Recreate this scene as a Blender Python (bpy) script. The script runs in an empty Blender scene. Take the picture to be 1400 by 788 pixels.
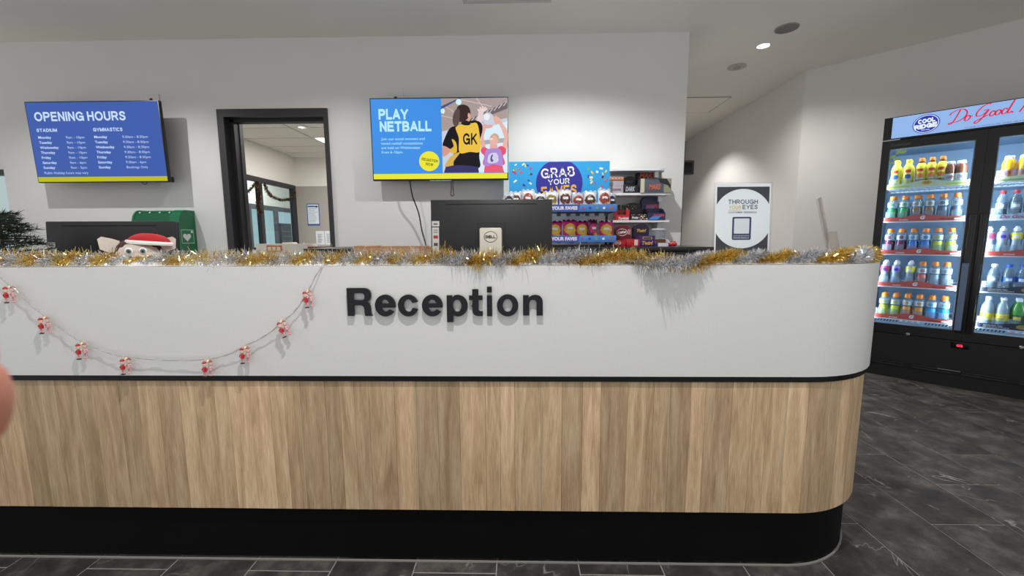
import bpy, bmesh, math, random
from mathutils import Matrix, Vector, Euler
PI = math.pi
R = math.radians
random.seed(7)
scene = bpy.context.scene
COL = scene.collection

# ------------------------------------------------------------------ camera, world, lights, exposure
CAM_H = 1.12
_p, _y, _r = R(6.884), R(1.199), R(-.2649)
_fw = Vector((-math.sin(_y)*math.cos(_p), math.cos(_y)*math.cos(_p), -math.sin(_p)))
_rt = Vector((math.cos(_y), math.sin(_y), 0)); _up = _rt.cross(_fw)
_r2 = _rt*math.cos(_r) + _up*math.sin(_r); _u2 = -_rt*math.sin(_r) + _up*math.cos(_r)
cam = bpy.data.objects.new('camera', bpy.data.cameras.new('camera')); COL.objects.link(cam)
cam.matrix_world = Matrix(((_r2.x, _u2.x, -_fw.x, 0), (_r2.y, _u2.y, -_fw.y, 0), (_r2.z, _u2.z, -_fw.z, CAM_H), (0, 0, 0, 1)))
cam.data.sensor_width = 36; cam.data.lens = 560.15/1400*36; cam.data.clip_start = .01; cam.data.clip_end = 60
cam.data.dof.use_dof = True; cam.data.dof.focus_distance = 1.7; cam.data.dof.aperture_fstop = 16
scene.camera = cam

wd = bpy.data.worlds.new('world'); scene.world = wd; wd.use_nodes = True
wd.node_tree.nodes['Background'].inputs[0].default_value = (.985, .99, 1, 1)
wd.node_tree.nodes['Background'].inputs[1].default_value = .66
scene.view_settings.view_transform = 'Standard'; scene.view_settings.look = 'None'
scene.view_settings.gamma = 1; scene.view_settings.use_curve_mapping = False
scene.view_settings.exposure = 0

CEIL = 2.78
def spot(x, y, z, power, size=125, blend=.7, col=(1, .98, .95), rad=.02):
    l = bpy.data.lights.new('downlight_lamp', 'SPOT'); l.energy = power; l.spot_size = R(size); l.spot_blend = blend
    l.color = col; l.shadow_soft_size = rad
    o = bpy.data.objects.new('downlight_lamp', l); COL.objects.link(o); o.location = (x, y, z)
    return o
FRONT_ROW = [(-2.75, .5), (-.05, .5), (2.65, .5)]
BACK_ROW = [(-3.28, 2.5), (-1.46, 2.5), (.33, 2.5)]
HALL = [(2.118, 3.836), (2.12, 5.9)]
for (x, y), e in zip(FRONT_ROW, (30, 112, 8)): spot(x, y, CEIL-.02, e, 130, .5, (1, .98, .95))
for (x, y), e in zip(BACK_ROW, (62, 36, 98)): spot(x, y, CEIL-.02, e, 140, .5, (.97, .99, 1))
spot(HALL[0][0], HALL[0][1], CEIL-.02, 66, 150, .8); spot(HALL[1][0], HALL[1][1], CEIL-.02, 80, 117, .5)

# ------------------------------------------------------------------ helpers
class MB:
    def __init__(s): s.v = []; s.f = []
    def add(s, vs, fs, M=None):
        n = len(s.v)
        s.v += [tuple(M @ Vector(v)) if M else tuple(v) for v in vs]
        s.f += [tuple(i+n for i in f) for f in fs]
        return s
    def box(s, x0, x1, y0, y1, z0, z1, M=None):
        vs = [(x0,y0,z0),(x1,y0,z0),(x1,y1,z0),(x0,y1,z0),(x0,y0,z1),(x1,y0,z1),(x1,y1,z1),(x0,y1,z1)]
        return s.add(vs, [(0,3,2,1),(4,5,6,7),(0,1,5,4),(1,2,6,5),(2,3,7,6),(3,0,4,7)], M)
    def rbox(s, x0, x1, y0, y1, z0, z1, b, M=None):
        bm = bmesh.new(); bmesh.ops.create_cube(bm, size=1)
        for v in bm.verts:
            v.co = ((x0+x1)/2+v.co.x*(x1-x0), (y0+y1)/2+v.co.y*(y1-y0), (z0+z1)/2+v.co.z*(z1-z0))
        bmesh.ops.bevel(bm, geom=bm.edges[:], offset=b, segments=2, affect='EDGES', profile=.5)
        bm.verts.index_update(); vs = [v.co.copy() for v in bm.verts]; fs = [[v.index for v in f.verts] for f in bm.faces]
        bm.free(); return s.add(vs, fs, M)
    def prism(s, poly, d0, d1, M=None):
        """poly = [(x, z)] counter-clockwise seen from -y; extruded along y from d0 (front) to d1"""
        n = len(poly)
        vs = [(x, d0, z) for x, z in poly] + [(x, d1, z) for x, z in poly]
        fs = [tuple(range(n)), tuple(range(2*n-1, n-1, -1))] + [(i, i+n, (i+1) % n+n, (i+1) % n) for i in range(n)]
        return s.add(vs, fs, M)
    def flat(s, poly, d, M=None):
        return s.add([(x, d, z) for x, z in poly], [tuple(range(len(poly)))], M)
    def lathe(s, prof, n=16, M=None, cap=True):
        k = len(prof); vs = []; fs = []
        for r, z in prof:
            for i in range(n): vs.append((r*math.cos(2*PI*i/n), r*math.sin(2*PI*i/n), z))
        for j in range(k-1):
            for i in range(n): fs.append((j*n+i, j*n+(i+1) % n, (j+1)*n+(i+1) % n, (j+1)*n+i))
        if cap: fs.append(tuple(range(n-1, -1, -1))); fs.append(tuple((k-1)*n+i for i in range(n)))
        return s.add(vs, fs, M)
    def tube(s, pts, r, n=8, cap=True):
        pts = [Vector(p) for p in pts]; k = len(pts); vs = []; fs = []; prev = None
        for i, p in enumerate(pts):
            t = (pts[min(i+1, k-1)]-pts[max(i-1, 0)]).normalized()
            if prev is None:
                a = Vector((0, 0, 1)) if abs(t.z) < .9 else Vector((1, 0, 0)); prev = (a-t*a.dot(t)).normalized()
            else: prev = (prev-t*prev.dot(t)).normalized()
            b = t.cross(prev); rr = r[i] if isinstance(r, (list, tuple)) else r
            for j in range(n): vs.append(p+prev*(rr*math.cos(2*PI*j/n))+b*(rr*math.sin(2*PI*j/n)))
        for i in range(k-1):
            for j in range(n): fs.append((i*n+j, i*n+(j+1) % n, (i+1)*n+(j+1) % n, (i+1)*n+j))
        if cap: fs.append(tuple(range(n-1, -1, -1))); fs.append(tuple((k-1)*n+j for j in range(n)))
        return s.add(vs, fs)
    def ell(s, c, r, nu=14, nv=9, M=None):
        vs = [(c[0], c[1], c[2]-r[2])]; fs = []
        for j in range(1, nv):
            a = -PI/2+PI*j/nv
            for i in range(nu):
                b = 2*PI*i/nu; vs.append((c[0]+r[0]*math.cos(a)*math.cos(b), c[1]+r[1]*math.cos(a)*math.sin(b), c[2]+r[2]*math.sin(a)))
        vs.append((c[0], c[1], c[2]+r[2])); L = len(vs)-1
        for i in range(nu):
            fs.append((0, 1+(i+1) % nu, 1+i)); fs.append((L, L-nu+i, L-nu+(i+1) % nu))
        for j in range(nv-2):
            for i in range(nu): fs.append((1+j*nu+i, 1+j*nu+(i+1) % nu, 1+(j+1)*nu+(i+1) % nu, 1+(j+1)*nu+i))
        return s.add(vs, fs, M)
    def mesh(s, name, m, smooth=35):
        me = bpy.data.meshes.new(name); me.from_pydata(s.v, [], s.f)
        if m: me.materials.append(m)
        if smooth:
            me.shade_smooth(); me.set_sharp_from_angle(angle=R(smooth))
        me.update(); return me
    def obj(s, name, m, parent=None, loc=None, smooth=35):
        return link(name, s.mesh(name, m, smooth), parent, loc)
def link(name, me, parent=None, loc=None):
    o = bpy.data.objects.new(name, me); COL.objects.link(o)
    if parent: o.parent = parent
    if loc: o.location = loc
    return o
def tag(o, label=None, cat=None, group=None, kind=None):
    if label: o['label'] = label
    if cat: o['category'] = cat
    if group: o['group'] = group
    if kind: o['kind'] = kind
    return o
def thing(name, label, cat, loc=(0, 0, 0), rz=0, group=None, rx=0, ry=0):
    o = bpy.data.objects.new(name, None); o.empty_display_size = .1; COL.objects.link(o)
    o.location = loc; o.rotation_euler = (rx, ry, rz)
    return tag(o, label, cat, group)
def copy_tree(o, parent=None):
    c = o.copy(); COL.objects.link(c)
    if parent: c.parent = parent
    for ch in list(o.children): copy_tree(ch, c)
    return c
def ellipse(cx, cz, rx, rz, n=24, a0=0, a1=2*PI, end=False):
    m = n if not end else n-1
    return [(cx+rx*math.cos(a0+(a1-a0)*i/m), cz+rz*math.sin(a0+(a1-a0)*i/m)) for i in range(n)]
def rrect(x0, x1, z0, z1, r, n=5):
    o = []
    for cx, cz, a in ((x1-r, z0+r, -PI/2), (x1-r, z1-r, 0), (x0+r, z1-r, PI/2), (x0+r, z0+r, PI)):
        o += [(cx+r*math.cos(a+PI/2*i/n), cz+r*math.sin(a+PI/2*i/n)) for i in range(n+1)]
    return o
def spline(pts, n=8):
    P = [Vector(p) for p in pts]; out = []
    for i in range(len(P)-1):
        a, b, c, d = P[max(i-1, 0)], P[i], P[i+1], P[min(i+2, len(P)-1)]
        for j in range(n):
            t = j/n; out.append(.5*((2*b)+(c-a)*t+(2*a-5*b+4*c-d)*t*t+(3*b-a-3*c+d)*t**3))
    return out+[P[-1]]

# ------------------------------------------------------------------ materials
MATS = {}
def srgb(r, g, b):
    f = lambda c: (c/255/12.92) if c <= 10 else ((c/255+.055)/1.055)**2.4
    return (f(r), f(g), f(b))
def mat(name, rgb, rough=.5, metal=0, spec=.5, emit=0, alpha=1, trans=0, noise=0, nscale=20, bump=0, vary=0):
    """rgb in 0-255 sRGB; noise = amount of mottling, vary = per object value variation"""
    if name in MATS: return MATS[name]
    m = bpy.data.materials.new(name); m.use_nodes = True; nt = m.node_tree; b = nt.nodes['Principled BSDF']
    c = srgb(*rgb)
    b.inputs['Base Color'].default_value = (*c, 1); b.inputs['Roughness'].default_value = rough
    b.inputs['Metallic'].default_value = metal; b.inputs['Specular IOR Level'].default_value = spec
    if emit:
        b.inputs['Specular IOR Level'].default_value = .12
        b.inputs['Emission Color'].default_value = (*c, 1); b.inputs['Emission Strength'].default_value = emit
        b.inputs['Base Color'].default_value = (c[0]*.05, c[1]*.05, c[2]*.05, 1)
    if trans: b.inputs['Transmission Weight'].default_value = trans
    if alpha < 1: b.inputs['Alpha'].default_value = alpha
    if noise or vary or bump:
        tc = nt.nodes.new('ShaderNodeTexCoord'); oi = nt.nodes.new('ShaderNodeObjectInfo')
        sc = nt.nodes.new('ShaderNodeVectorMath'); sc.operation = 'SCALE'; nt.links.new(oi.outputs['Random'], sc.inputs['Scale'])
        sc.inputs[0].default_value = (37, 19, 53)
        ad = nt.nodes.new('ShaderNodeVectorMath'); nt.links.new(tc.outputs['Object'], ad.inputs[0]); nt.links.new(sc.outputs[0], ad.inputs[1])
        nz = nt.nodes.new('ShaderNodeTexNoise'); nz.inputs['Scale'].default_value = nscale; nz.inputs['Detail'].default_value = 5
        nt.links.new(ad.outputs[0], nz.inputs['Vector'])
        hs = nt.nodes.new('ShaderNodeHueSaturation'); hs.inputs['Color'].default_value = (*c, 1)
        mr = nt.nodes.new('ShaderNodeMapRange'); mr.inputs['From Min'].default_value = .25; mr.inputs['From Max'].default_value = .75
        mr.inputs['To Min'].default_value = 1-noise; mr.inputs['To Max'].default_value = 1+noise
        nt.links.new(nz.outputs['Fac'], mr.inputs['Value'])
        mv = nt.nodes.new('ShaderNodeMapRange'); mv.inputs['To Min'].default_value = 1-vary; mv.inputs['To Max'].default_value = 1+vary
        nt.links.new(oi.outputs['Random'], mv.inputs['Value'])
        mu = nt.nodes.new('ShaderNodeMath'); mu.operation = 'MULTIPLY'
        nt.links.new(mr.outputs[0], mu.inputs[0]); nt.links.new(mv.outputs[0], mu.inputs[1]); nt.links.new(mu.outputs[0], hs.inputs['Value'])
        nt.links.new(hs.outputs[0], b.inputs['Base Color'])
        if bump:
            bp = nt.nodes.new('ShaderNodeBump'); bp.inputs['Strength'].default_value = bump; bp.inputs['Distance'].default_value = .002
            nt.links.new(nz.outputs['Fac'], bp.inputs['Height']); nt.links.new(bp.outputs[0], b.inputs['Normal'])
    MATS[name] = m; return m
def clear(name, rgb=(255, 255, 255), gloss=.1, rough=.03, density=.0):
    """thin clear plastic or glass: mostly see-through with a glossy share"""
    if name in MATS: return MATS[name]
    m = bpy.data.materials.new(name); m.use_nodes = True; nt = m.node_tree; nt.nodes.clear()
    o = nt.nodes.new('ShaderNodeOutputMaterial'); t = nt.nodes.new('ShaderNodeBsdfTransparent'); g = nt.nodes.new('ShaderNodeBsdfGlossy')
    d = nt.nodes.new('ShaderNodeBsdfDiffuse'); x = nt.nodes.new('ShaderNodeMixShader'); y = nt.nodes.new('ShaderNodeMixShader')
    fr = nt.nodes.new('ShaderNodeLayerWeight'); pw = nt.nodes.new('ShaderNodeMath'); pw.operation = 'POWER'; pw.inputs[1].default_value = 5
    nt.links.new(fr.outputs['Facing'], pw.inputs[0])      # Schlick's curve, the same from both sides of a thin sheet
    ad = nt.nodes.new('ShaderNodeMath'); ad.operation = 'MULTIPLY_ADD'; ad.use_clamp = True; ad.inputs[1].default_value = .7; ad.inputs[2].default_value = max(.008, gloss*.5)
    nt.links.new(pw.outputs[0], ad.inputs[0])
    t.inputs[0].default_value = (*srgb(*rgb), 1); d.inputs[0].default_value = (*srgb(*rgb), 1); g.inputs['Roughness'].default_value = rough
    x.inputs[0].default_value = density
    nt.links.new(t.outputs[0], x.inputs[1]); nt.links.new(d.outputs[0], x.inputs[2])
    nt.links.new(ad.outputs[0], y.inputs[0]); nt.links.new(x.outputs[0], y.inputs[1]); nt.links.new(g.outputs[0], y.inputs[2])
    nt.links.new(y.outputs[0], o.inputs[0]); MATS[name] = m; return m
def wood_mat():
    m = bpy.data.materials.new('oak'); m.use_nodes = True; nt = m.node_tree; b = nt.nodes['Principled BSDF']
    N = lambda t: nt.nodes.new('ShaderNode'+t); L = nt.links.new
    tc = N('TexCoord'); oi = N('ObjectInfo'); s = N('VectorMath'); s.operation = 'SCALE'; s.inputs[0].default_value = (91, 47, 13)
    L(oi.outputs['Random'], s.inputs['Scale']); a = N('VectorMath'); L(tc.outputs['Object'], a.inputs[0]); L(s.outputs[0], a.inputs[1])
    mp = N('Mapping'); mp.inputs['Scale'].default_value = (1, 1, .055); L(a.outputs[0], mp.inputs[0])
    n1 = N('TexNoise'); n1.inputs['Scale'].default_value = 330; n1.inputs['Detail'].default_value = 6; n1.inputs['Roughness'].default_value = .65; L(mp.outputs[0], n1.inputs['Vector'])
    mp2 = N('Mapping'); mp2.inputs['Scale'].default_value = (1, 1, .1); L(a.outputs[0], mp2.inputs[0])
    n2 = N('TexNoise'); n2.inputs['Scale'].default_value = 26; n2.inputs['Detail'].default_value = 3; n2.inputs['Distortion'].default_value = 1.2; L(mp2.outputs[0], n2.inputs['Vector'])
    mx = N('Math'); mx.operation = 'MULTIPLY_ADD'; L(n2.outputs['Fac'], mx.inputs[0]); mx.inputs[1].default_value = .55
    m3 = N('Math'); m3.operation = 'MULTIPLY'; m3.inputs[1].default_value = .45; L(n1.outputs['Fac'], m3.inputs[0]); L(m3.outputs[0], mx.inputs[2])
    rp = N('ValToRGB'); L(mx.outputs[0], rp.inputs[0]); e = rp.color_ramp.elements
    e[0].position = .34; e[0].color = (*srgb(166, 136, 103), 1); e[1].position = .64; e[1].color = (*srgb(226, 199, 162), 1)
    k = e.new(.5); k.color = (*srgb(201, 171, 134), 1)
    hs = N('HueSaturation'); L(rp.outputs[0], hs.inputs['Color']); mv = N('MapRange'); mv.inputs['To Min'].default_value = .78; mv.inputs['To Max'].default_value = 1.22
    L(oi.outputs['Random'], mv.inputs['Value']); L(mv.outputs[0], hs.inputs['Value']); L(hs.outputs[0], b.inputs['Base Color'])
    b.inputs['Roughness'].default_value = .45; b.inputs['Specular IOR Level'].default_value = .35; return m
def slate_mat():
    m = bpy.data.materials.new('slate'); m.use_nodes = True; nt = m.node_tree; b = nt.nodes['Principled BSDF']
    N = lambda t: nt.nodes.new('ShaderNode'+t); L = nt.links.new
    tc = N('TexCoord'); oi = N('ObjectInfo'); s = N('VectorMath'); s.operation = 'SCALE'; s.inputs[0].default_value = (91, 47, 13)
    L(oi.outputs['Random'], s.inputs['Scale']); a = N('VectorMath'); L(tc.outputs['Object'], a.inputs[0]); L(s.outputs[0], a.inputs[1])
    n1 = N('TexNoise'); n1.inputs['Scale'].default_value = 9; n1.inputs['Detail'].default_value = 9; n1.inputs['Roughness'].default_value = .68; L(a.outputs[0], n1.inputs['Vector'])
    rp = N('ValToRGB'); L(n1.outputs['Fac'], rp.inputs[0]); e = rp.color_ramp.elements
    e[0].position = .33; e[0].color = (*srgb(48, 45, 43), 1); e[1].position = .7; e[1].color = (*srgb(108, 102, 97), 1)
    k = e.new(.5); k.color = (*srgb(70, 66, 63), 1)
    # pale thin veins
    n2 = N('TexNoise'); n2.inputs['Scale'].default_value = 3.2; n2.inputs['Detail'].default_value = 4; n2.inputs['Distortion'].default_value = .8; L(a.outputs[0], n2.inputs['Vector'])
    su = N('Math'); su.operation = 'SUBTRACT'; su.inputs[1].default_value = .5; L(n2.outputs['Fac'], su.inputs[0])
    ab = N('Math'); ab.operation = 'ABSOLUTE'; L(su.outputs[0], ab.inputs[0])
    mr = N('MapRange'); mr.inputs['From Min'].default_value = .0; mr.inputs['From Max'].default_value = .007; mr.inputs['To Min'].default_value = .55; mr.inputs['To Max'].default_value = 0
    L(ab.outputs[0], mr.inputs['Value'])
    n3 = N('TexNoise'); n3.inputs['Scale'].default_value = 5; L(a.outputs[0], n3.inputs['Vector'])
    m4 = N('MapRange'); m4.inputs['From Min'].default_value = .48; m4.inputs['From Max'].default_value = .62; L(n3.outputs['Fac'], m4.inputs['Value'])
    mu = N('Math'); mu.operation = 'MULTIPLY'; L(mr.outputs[0], mu.inputs[0]); L(m4.outputs[0], mu.inputs[1])
    mx = N('MixRGB'); L(mu.outputs[0], mx.inputs[0]); L(rp.outputs[0], mx.inputs[1]); mx.inputs[2].default_value = (*srgb(190, 184, 176), 1)
    hs = N('HueSaturation'); L(mx.outputs[0], hs.inputs['Color']); mv = N('MapRange'); mv.inputs['To Min'].default_value = .85; mv.inputs['To Max'].default_value = 1.15
    L(oi.outputs['Random'], mv.inputs['Value']); L(mv.outputs[0], hs.inputs['Value']); L(hs.outputs[0], b.inputs['Base Color'])
    bp = N('Bump'); bp.inputs['Strength'].default_value = .35; bp.inputs['Distance'].default_value = .004; L(n1.outputs['Fac'], bp.inputs['Height']); L(bp.outputs[0], b.inputs['Normal'])
    b.inputs['Roughness'].default_value = .5; b.inputs['Specular IOR Level'].default_value = .3; return m
OAK = wood_mat(); SLATE = slate_mat()
WALL = mat('wall_paint', (226, 224, 220), .75, spec=.25, noise=.012, nscale=6)
WALL_WARM = mat('wall_paint_warm', (224, 221, 218), .75, spec=.25, noise=.012, nscale=6)
CEILM = mat('ceiling_paint', (240, 236, 228), .85, spec=.15, noise=.01, nscale=4)
QUARTZ = mat('quartz', (224, 224, 222), .38, noise=.035, nscale=160)
BLACK = mat('black_satin', (17, 17, 18), .45)
BLACKG = mat('black_gloss', (9, 9, 10), .25, spec=.25)
KICK = mat('black_kickboard', (11, 11, 12), .6, spec=.15, noise=.2, nscale=8)
MON = mat('monitor_black', (26, 26, 28), .5, noise=.08, nscale=300, bump=.2)
DFRAME = mat('charcoal_frame', (46, 45, 48), .42)
WHITE = mat('white_plastic', (235, 235, 233), .4)
STEEL = mat('steel', (180, 180, 182), .3, 1)
CHARLET = mat('charcoal_acrylic', (30, 30, 35), .4, spec=.3)
RUBBER = mat('cable_black', (20, 20, 22), .5)
GLASS = clear('window_glass', (235, 245, 245), .07)
ACRYL = clear('clear_acrylic', (252, 253, 253), .005, .03, .0)
CARD = mat('brown_card', (176, 136, 102), .8, noise=.05, nscale=30)
def emit(name, rgb, s=1): return mat(name, rgb, .35, emit=s)

# ------------------------------------------------------------------ lettering (flat print and cut-out letters)
_TX = {}
def text_mesh(s, bold=.0, depth=0, shear=0, spacing=1.0):
    k = (s, bold, depth, shear, spacing)
    if k in _TX: return _TX[k]
    c = bpy.data.curves.new('lettering', 'FONT'); c.body = s; c.size = 1; c.offset = bold; c.extrude = depth; c.shear = shear
    c.space_character = spacing; c.resolution_u = 3; c.space_line = .8
    o = bpy.data.objects.new('lettering', c); me = bpy.data.meshes.new_from_object(o)
    xs = [v.co.x for v in me.vertices]; ys = [v.co.y for v in me.vertices]
    me = (([v.co.copy() for v in me.vertices], [tuple(p.vertices) for p in me.polygons]), (min(xs), max(xs), min(ys), max(ys)))
    bpy.data.objects.remove(o); bpy.data.curves.remove(c); _TX[k] = me; return me
def text(s, m, parent, x, z, w, h, y=0, bold=.02, depth=0, name='lettering', M=None, rot=0, shear=0, spacing=1.0):
    """fits the string into a w x h box whose lower left corner is (x, z) on the plane y of the parent"""
    (vs, fs), (a, b, c, d) = text_mesh(s, bold, depth and 1, shear, spacing)
    sx = w/(b-a); sz = h/(d-c); mb = MB()
    cr, sr = math.cos(rot), math.sin(rot); out = []
    for v in vs:
        px, pz = (v.x-a)*sx-w/2, (v.y-c)*sz-h/2
        out.append((x+w/2+px*cr-pz*sr, y-v.z*depth, z+h/2+px*sr+pz*cr))
    mb.add(out, fs, M)
    return mb.obj(name, m, parent, smooth=0)

# plain grotesque capitals for headings, drawn as strokes
def _A(cx, cy, rx, ry, a0, a1, n=12): return [(cx+rx*math.cos(R(a0+(a1-a0)*i/n)), cy+ry*math.sin(R(a0+(a1-a0)*i/n))) for i in range(n+1)]
_P = [(0, 0), (0, 1), (.36, 1)]+_A(.36, .73, .25, .27, 90, -90)+[(0, .46)]
GLY = {
 'A': [[(0, 0), (.34, 1)], [(.36, 1), (.70, 0)], [(.14, .28), (.56, .28)]], 'B': [[(0, 0), (0, 1), (.34, 1)]+_A(.34, .76, .23, .24, 90, -90)+[(0, .52)], [(.34, .52)]+_A(.36, .26, .26, .26, 90, -90)+[(0, 0)]],
 'C': [_A(.38, .5, .38, .5, 42, 318, 20)], 'D': [[(0, 0), (0, 1), (.26, 1)]+_A(.26, .5, .38, .5, 90, -90, 16)+[(0, 0)]], 'E': [[(.54, 1), (0, 1), (0, 0), (.56, 0)], [(0, .52), (.5, .52)]],
 'F': [[(.54, 1), (0, 1), (0, 0)], [(0, .5), (.48, .5)]], 'G': [_A(.4, .5, .4, .5, 42, 340, 22)+[(.79, .46), (.44, .46)], [(.79, .46), (.79, .02)]], 'H': [[(0, 0), (0, 1)], [(.6, 0), (.6, 1)], [(0, .52), (.6, .52)]],
 'I': [[(0, 0), (0, 1)]], 'K': [[(0, 0), (0, 1)], [(.6, 1), (0, .4)], [(.22, .6), (.64, 0)]], 'L': [[(0, 1), (0, 0), (.5, 0)]], 'M': [[(0, 0), (0, 1)], [(.03, 1), (.38, .06)], [(.38, .06), (.73, 1)], [(.76, 1), (.76, 0)]],
 'N': [[(0, 0), (0, 1)], [(.03, 1), (.57, 0)], [(.6, 0), (.6, 1)]], 'O': [_A(.4, .5, .4, .5, 0, 360, 28)], 'P': [_P], 'R': [_P, [(.36, .46), (.6, 0)]],
 'S': [[(.58, .72), (.54, .9), (.42, .99), (.27, 1), (.1, .92), (.04, .76), (.1, .63), (.27, .54), (.42, .48), (.56, .38), (.59, .22), (.5, .06), (.32, 0), (.16, .02), (.04, .12), (0, .29)]],
 'T': [[(0, 1), (.62, 1)], [(.31, 1), (.31, 0)]], 'U': [[(0, 1), (0, .3)]+_A(.3, .3, .3, .3, 180, 360)+[(.6, 1)]], 'V': [[(0, 1), (.33, 0)], [(.35, 0), (.68, 1)]], 'W': [[(0, 1), (.23, 0)], [(.25, 0), (.47, 1)], [(.49, 1), (.71, 0)], [(.73, 0), (.96, 1)]],
 'Y': [[(0, 1), (.34, .42)], [(.34, .42), (.68, 1)], [(.34, .5), (.34, 0)]]}
def heading(s, m, parent, x, z, w, h, y=0, t=.2, gap=.32, rot=0, name='lettering', M=None):
    mb = MB(); ox = 0; V = []; F = []
    for ch in s:
        if ch == ' ': ox += .32; continue
        wid = 0
        for pl in GLY[ch]:
            P = [Vector((p[0], p[1]*(1-t)+t/2)) for p in pl]; n = len(P); b0 = len(V); closed = (P[0]-P[-1]).length < 1e-6
            for i, p in enumerate(P):
                a = P[i-1] if i else (P[-2] if closed else None); b = P[i+1] if i < n-1 else (P[1] if closed else None)
                d1 = (p-a).normalized() if a is not None else None; d2 = (b-p).normalized() if b is not None else None
                e = p.copy()
                if d1 is None: d = d2
                elif d2 is None: d = d1
                else: d = (d1+d2).normalized() if (d1+d2).length > .05 else d1
                k = 1
                if d1 is not None and d2 is not None: k = min(1.7, 1/max(.3, abs(d.dot(d1))))
                if d1 is None and ch not in 'CS': e = p-d2*t/2
                if d2 is None and ch not in 'CS': e = p+d1*t/2
                nn = Vector((-d.y, d.x))*t/2*k
                V += [e+nn+Vector((ox, 0)), e-nn+Vector((ox, 0))]; wid = max(wid, p.x)
            for i in range(n-1): F.append((b0+2*i, b0+2*i+1, b0+2*i+3, b0+2*i+2))
        ox += wid+gap
    V = [Vector((v.x, min(1.0, max(0, v.y)))) for v in V]
    a = min(v.x for v in V); b = max(v.x for v in V); cr, sr = math.cos(rot), math.sin(rot); out = []
    for v in V:
        px, pz = (v.x-a)/(b-a)*w-w/2, v.y*h-h/2
        out.append((x+w/2+px*cr-pz*sr, y, z+h/2+px*sr+pz*cr))
    return mb.add(out, F, M).obj(name, m, parent, smooth=0)

# ------------------------------------------------------------------ setting
def struct(name, mb, m, parent=None, smooth=30):
    o = mb.obj(name, m, parent, smooth=smooth)
    if not parent: o['kind'] = 'structure'
    return o
YW = 3.58; DX0, DX1, DZ = -2.562, -1.625, 2.212      # back wall, the office doorway in it
FDIR = R(-43.98); FA = Vector((math.cos(FDIR), math.sin(FDIR), 0)); FN = Vector((-FA.y, FA.x, 0))
CORNER = Vector((2.873, 4.41, 0))

floor = struct('floor', MB().box(-6, 5.6, -.2, 9, -.05, -.0022), mat('grout', (172, 167, 160), .85, noise=.1, nscale=40))
tile_me = {}
W_T, L_T = .2822, .53
REST = MB()
for k in range(-13, 26):
    x0 = -1.777+W_T*k
    y_off = 1.784 if k % 2 else 2.048
    for j in range(-4, 14):
        y0 = y_off+L_T*j-L_T
        y1 = y0+L_T
        vis = (y1 > 1.0 and y0 < 1.45 and x0 < 1.6) or (x0+W_T > .85 and y1 > .9 and y0 < 4.6 and x0 < .7+1.35*y1 and x0 > -.4+.4*y0)
        if y1 < -.15 or y1 > 8.6 or x0 < -5.2 or x0+W_T > 5.5 or (y0 > 3.4 and x0 < 1.3) or (y1 > 7.5-.96*x0+1.0 and x0 > 2.9): continue
        if 'tile' not in tile_me:
            t = MB(); g = .0019
            bx = MB(); a, b2 = W_T/2-g, L_T/2-g; c = .0012
            vs = [(-a, -b2, -.0022), (a, -b2, -.0022), (a, b2, -.0022), (-a, b2, -.0022), (-a, -b2, -c), (a, -b2, -c), (a, b2, -c), (-a, b2, -c),
                  (-a+c, -b2+c, 0), (a-c, -b2+c, 0), (a-c, b2-c, 0), (-a+c, b2-c, 0)]
            fs = [(0, 1, 5, 4), (1, 2, 6, 5), (2, 3, 7, 6), (3, 0, 4, 7), (4, 5, 9, 8), (5, 6, 10, 9), (6, 7, 11, 10), (7, 4, 8, 11), (8, 9, 10, 11)]
            tile_me['tile'] = MB().add(vs, fs).mesh('tile', SLATE, 0)
        if not vis:
            REST.add([(x+x0+W_T/2, max(-.198, y+(y0+y1)/2), z) for x, y, z in vs], fs); continue
        o = link('tile', tile_me['tile'], floor, (x0+W_T/2, (y0+y1)/2, random.uniform(-.0006, .0)))
o = REST.obj('tile_field', SLATE, floor, smooth=0); o['kind'] = 'stuff'
struct('ceiling', MB().box(-6, 5.6, .2, YW, CEIL, CEIL+.1).box(1.378, 5.6, YW, 9, CEIL, CEIL+.1).box(-7, -4.505, YW, 5.2, CEIL, CEIL+.1), CEILM)
wb = MB()
wb.box(-4.505, DX0, YW, YW+.13, 0, CEIL).box(DX1, 1.378, YW, YW+.13, 0, CEIL).box(DX0, DX1, YW, YW+.13, DZ, CEIL)
struct('wall_back', wb, WALL)
# door frame, charcoal, with deep jambs
fr = MB(); t = .055
fr.box(DX0-.002, DX0+t, YW-.022, YW+.16, 0, DZ-.06).box(DX1-t*.55, DX1+.002, YW-.022, YW+.16, 0, DZ-.06).box(DX0-.002, DX1+.002, YW-.022, YW+.16, DZ-.06, DZ+.003)
d1 = struct('door_1', fr, DFRAME)
MB().box(DX0+t, DX0+t+.035, YW+.05, YW+.115, 0, DZ-.06).box(DX0+t, DX1-t*.55, YW+.05, YW+.115, DZ-.085, DZ-.06).obj('door_stop', mat('charcoal_stop', (36, 35, 38), .5), d1)
MB().box(DX0+t+.002, DX0+t+.04, YW+.115, YW+.16, 0, DZ-.06).obj('inner_jamb', mat('charcoal_light', (64, 62, 66), .45), d1)
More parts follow.
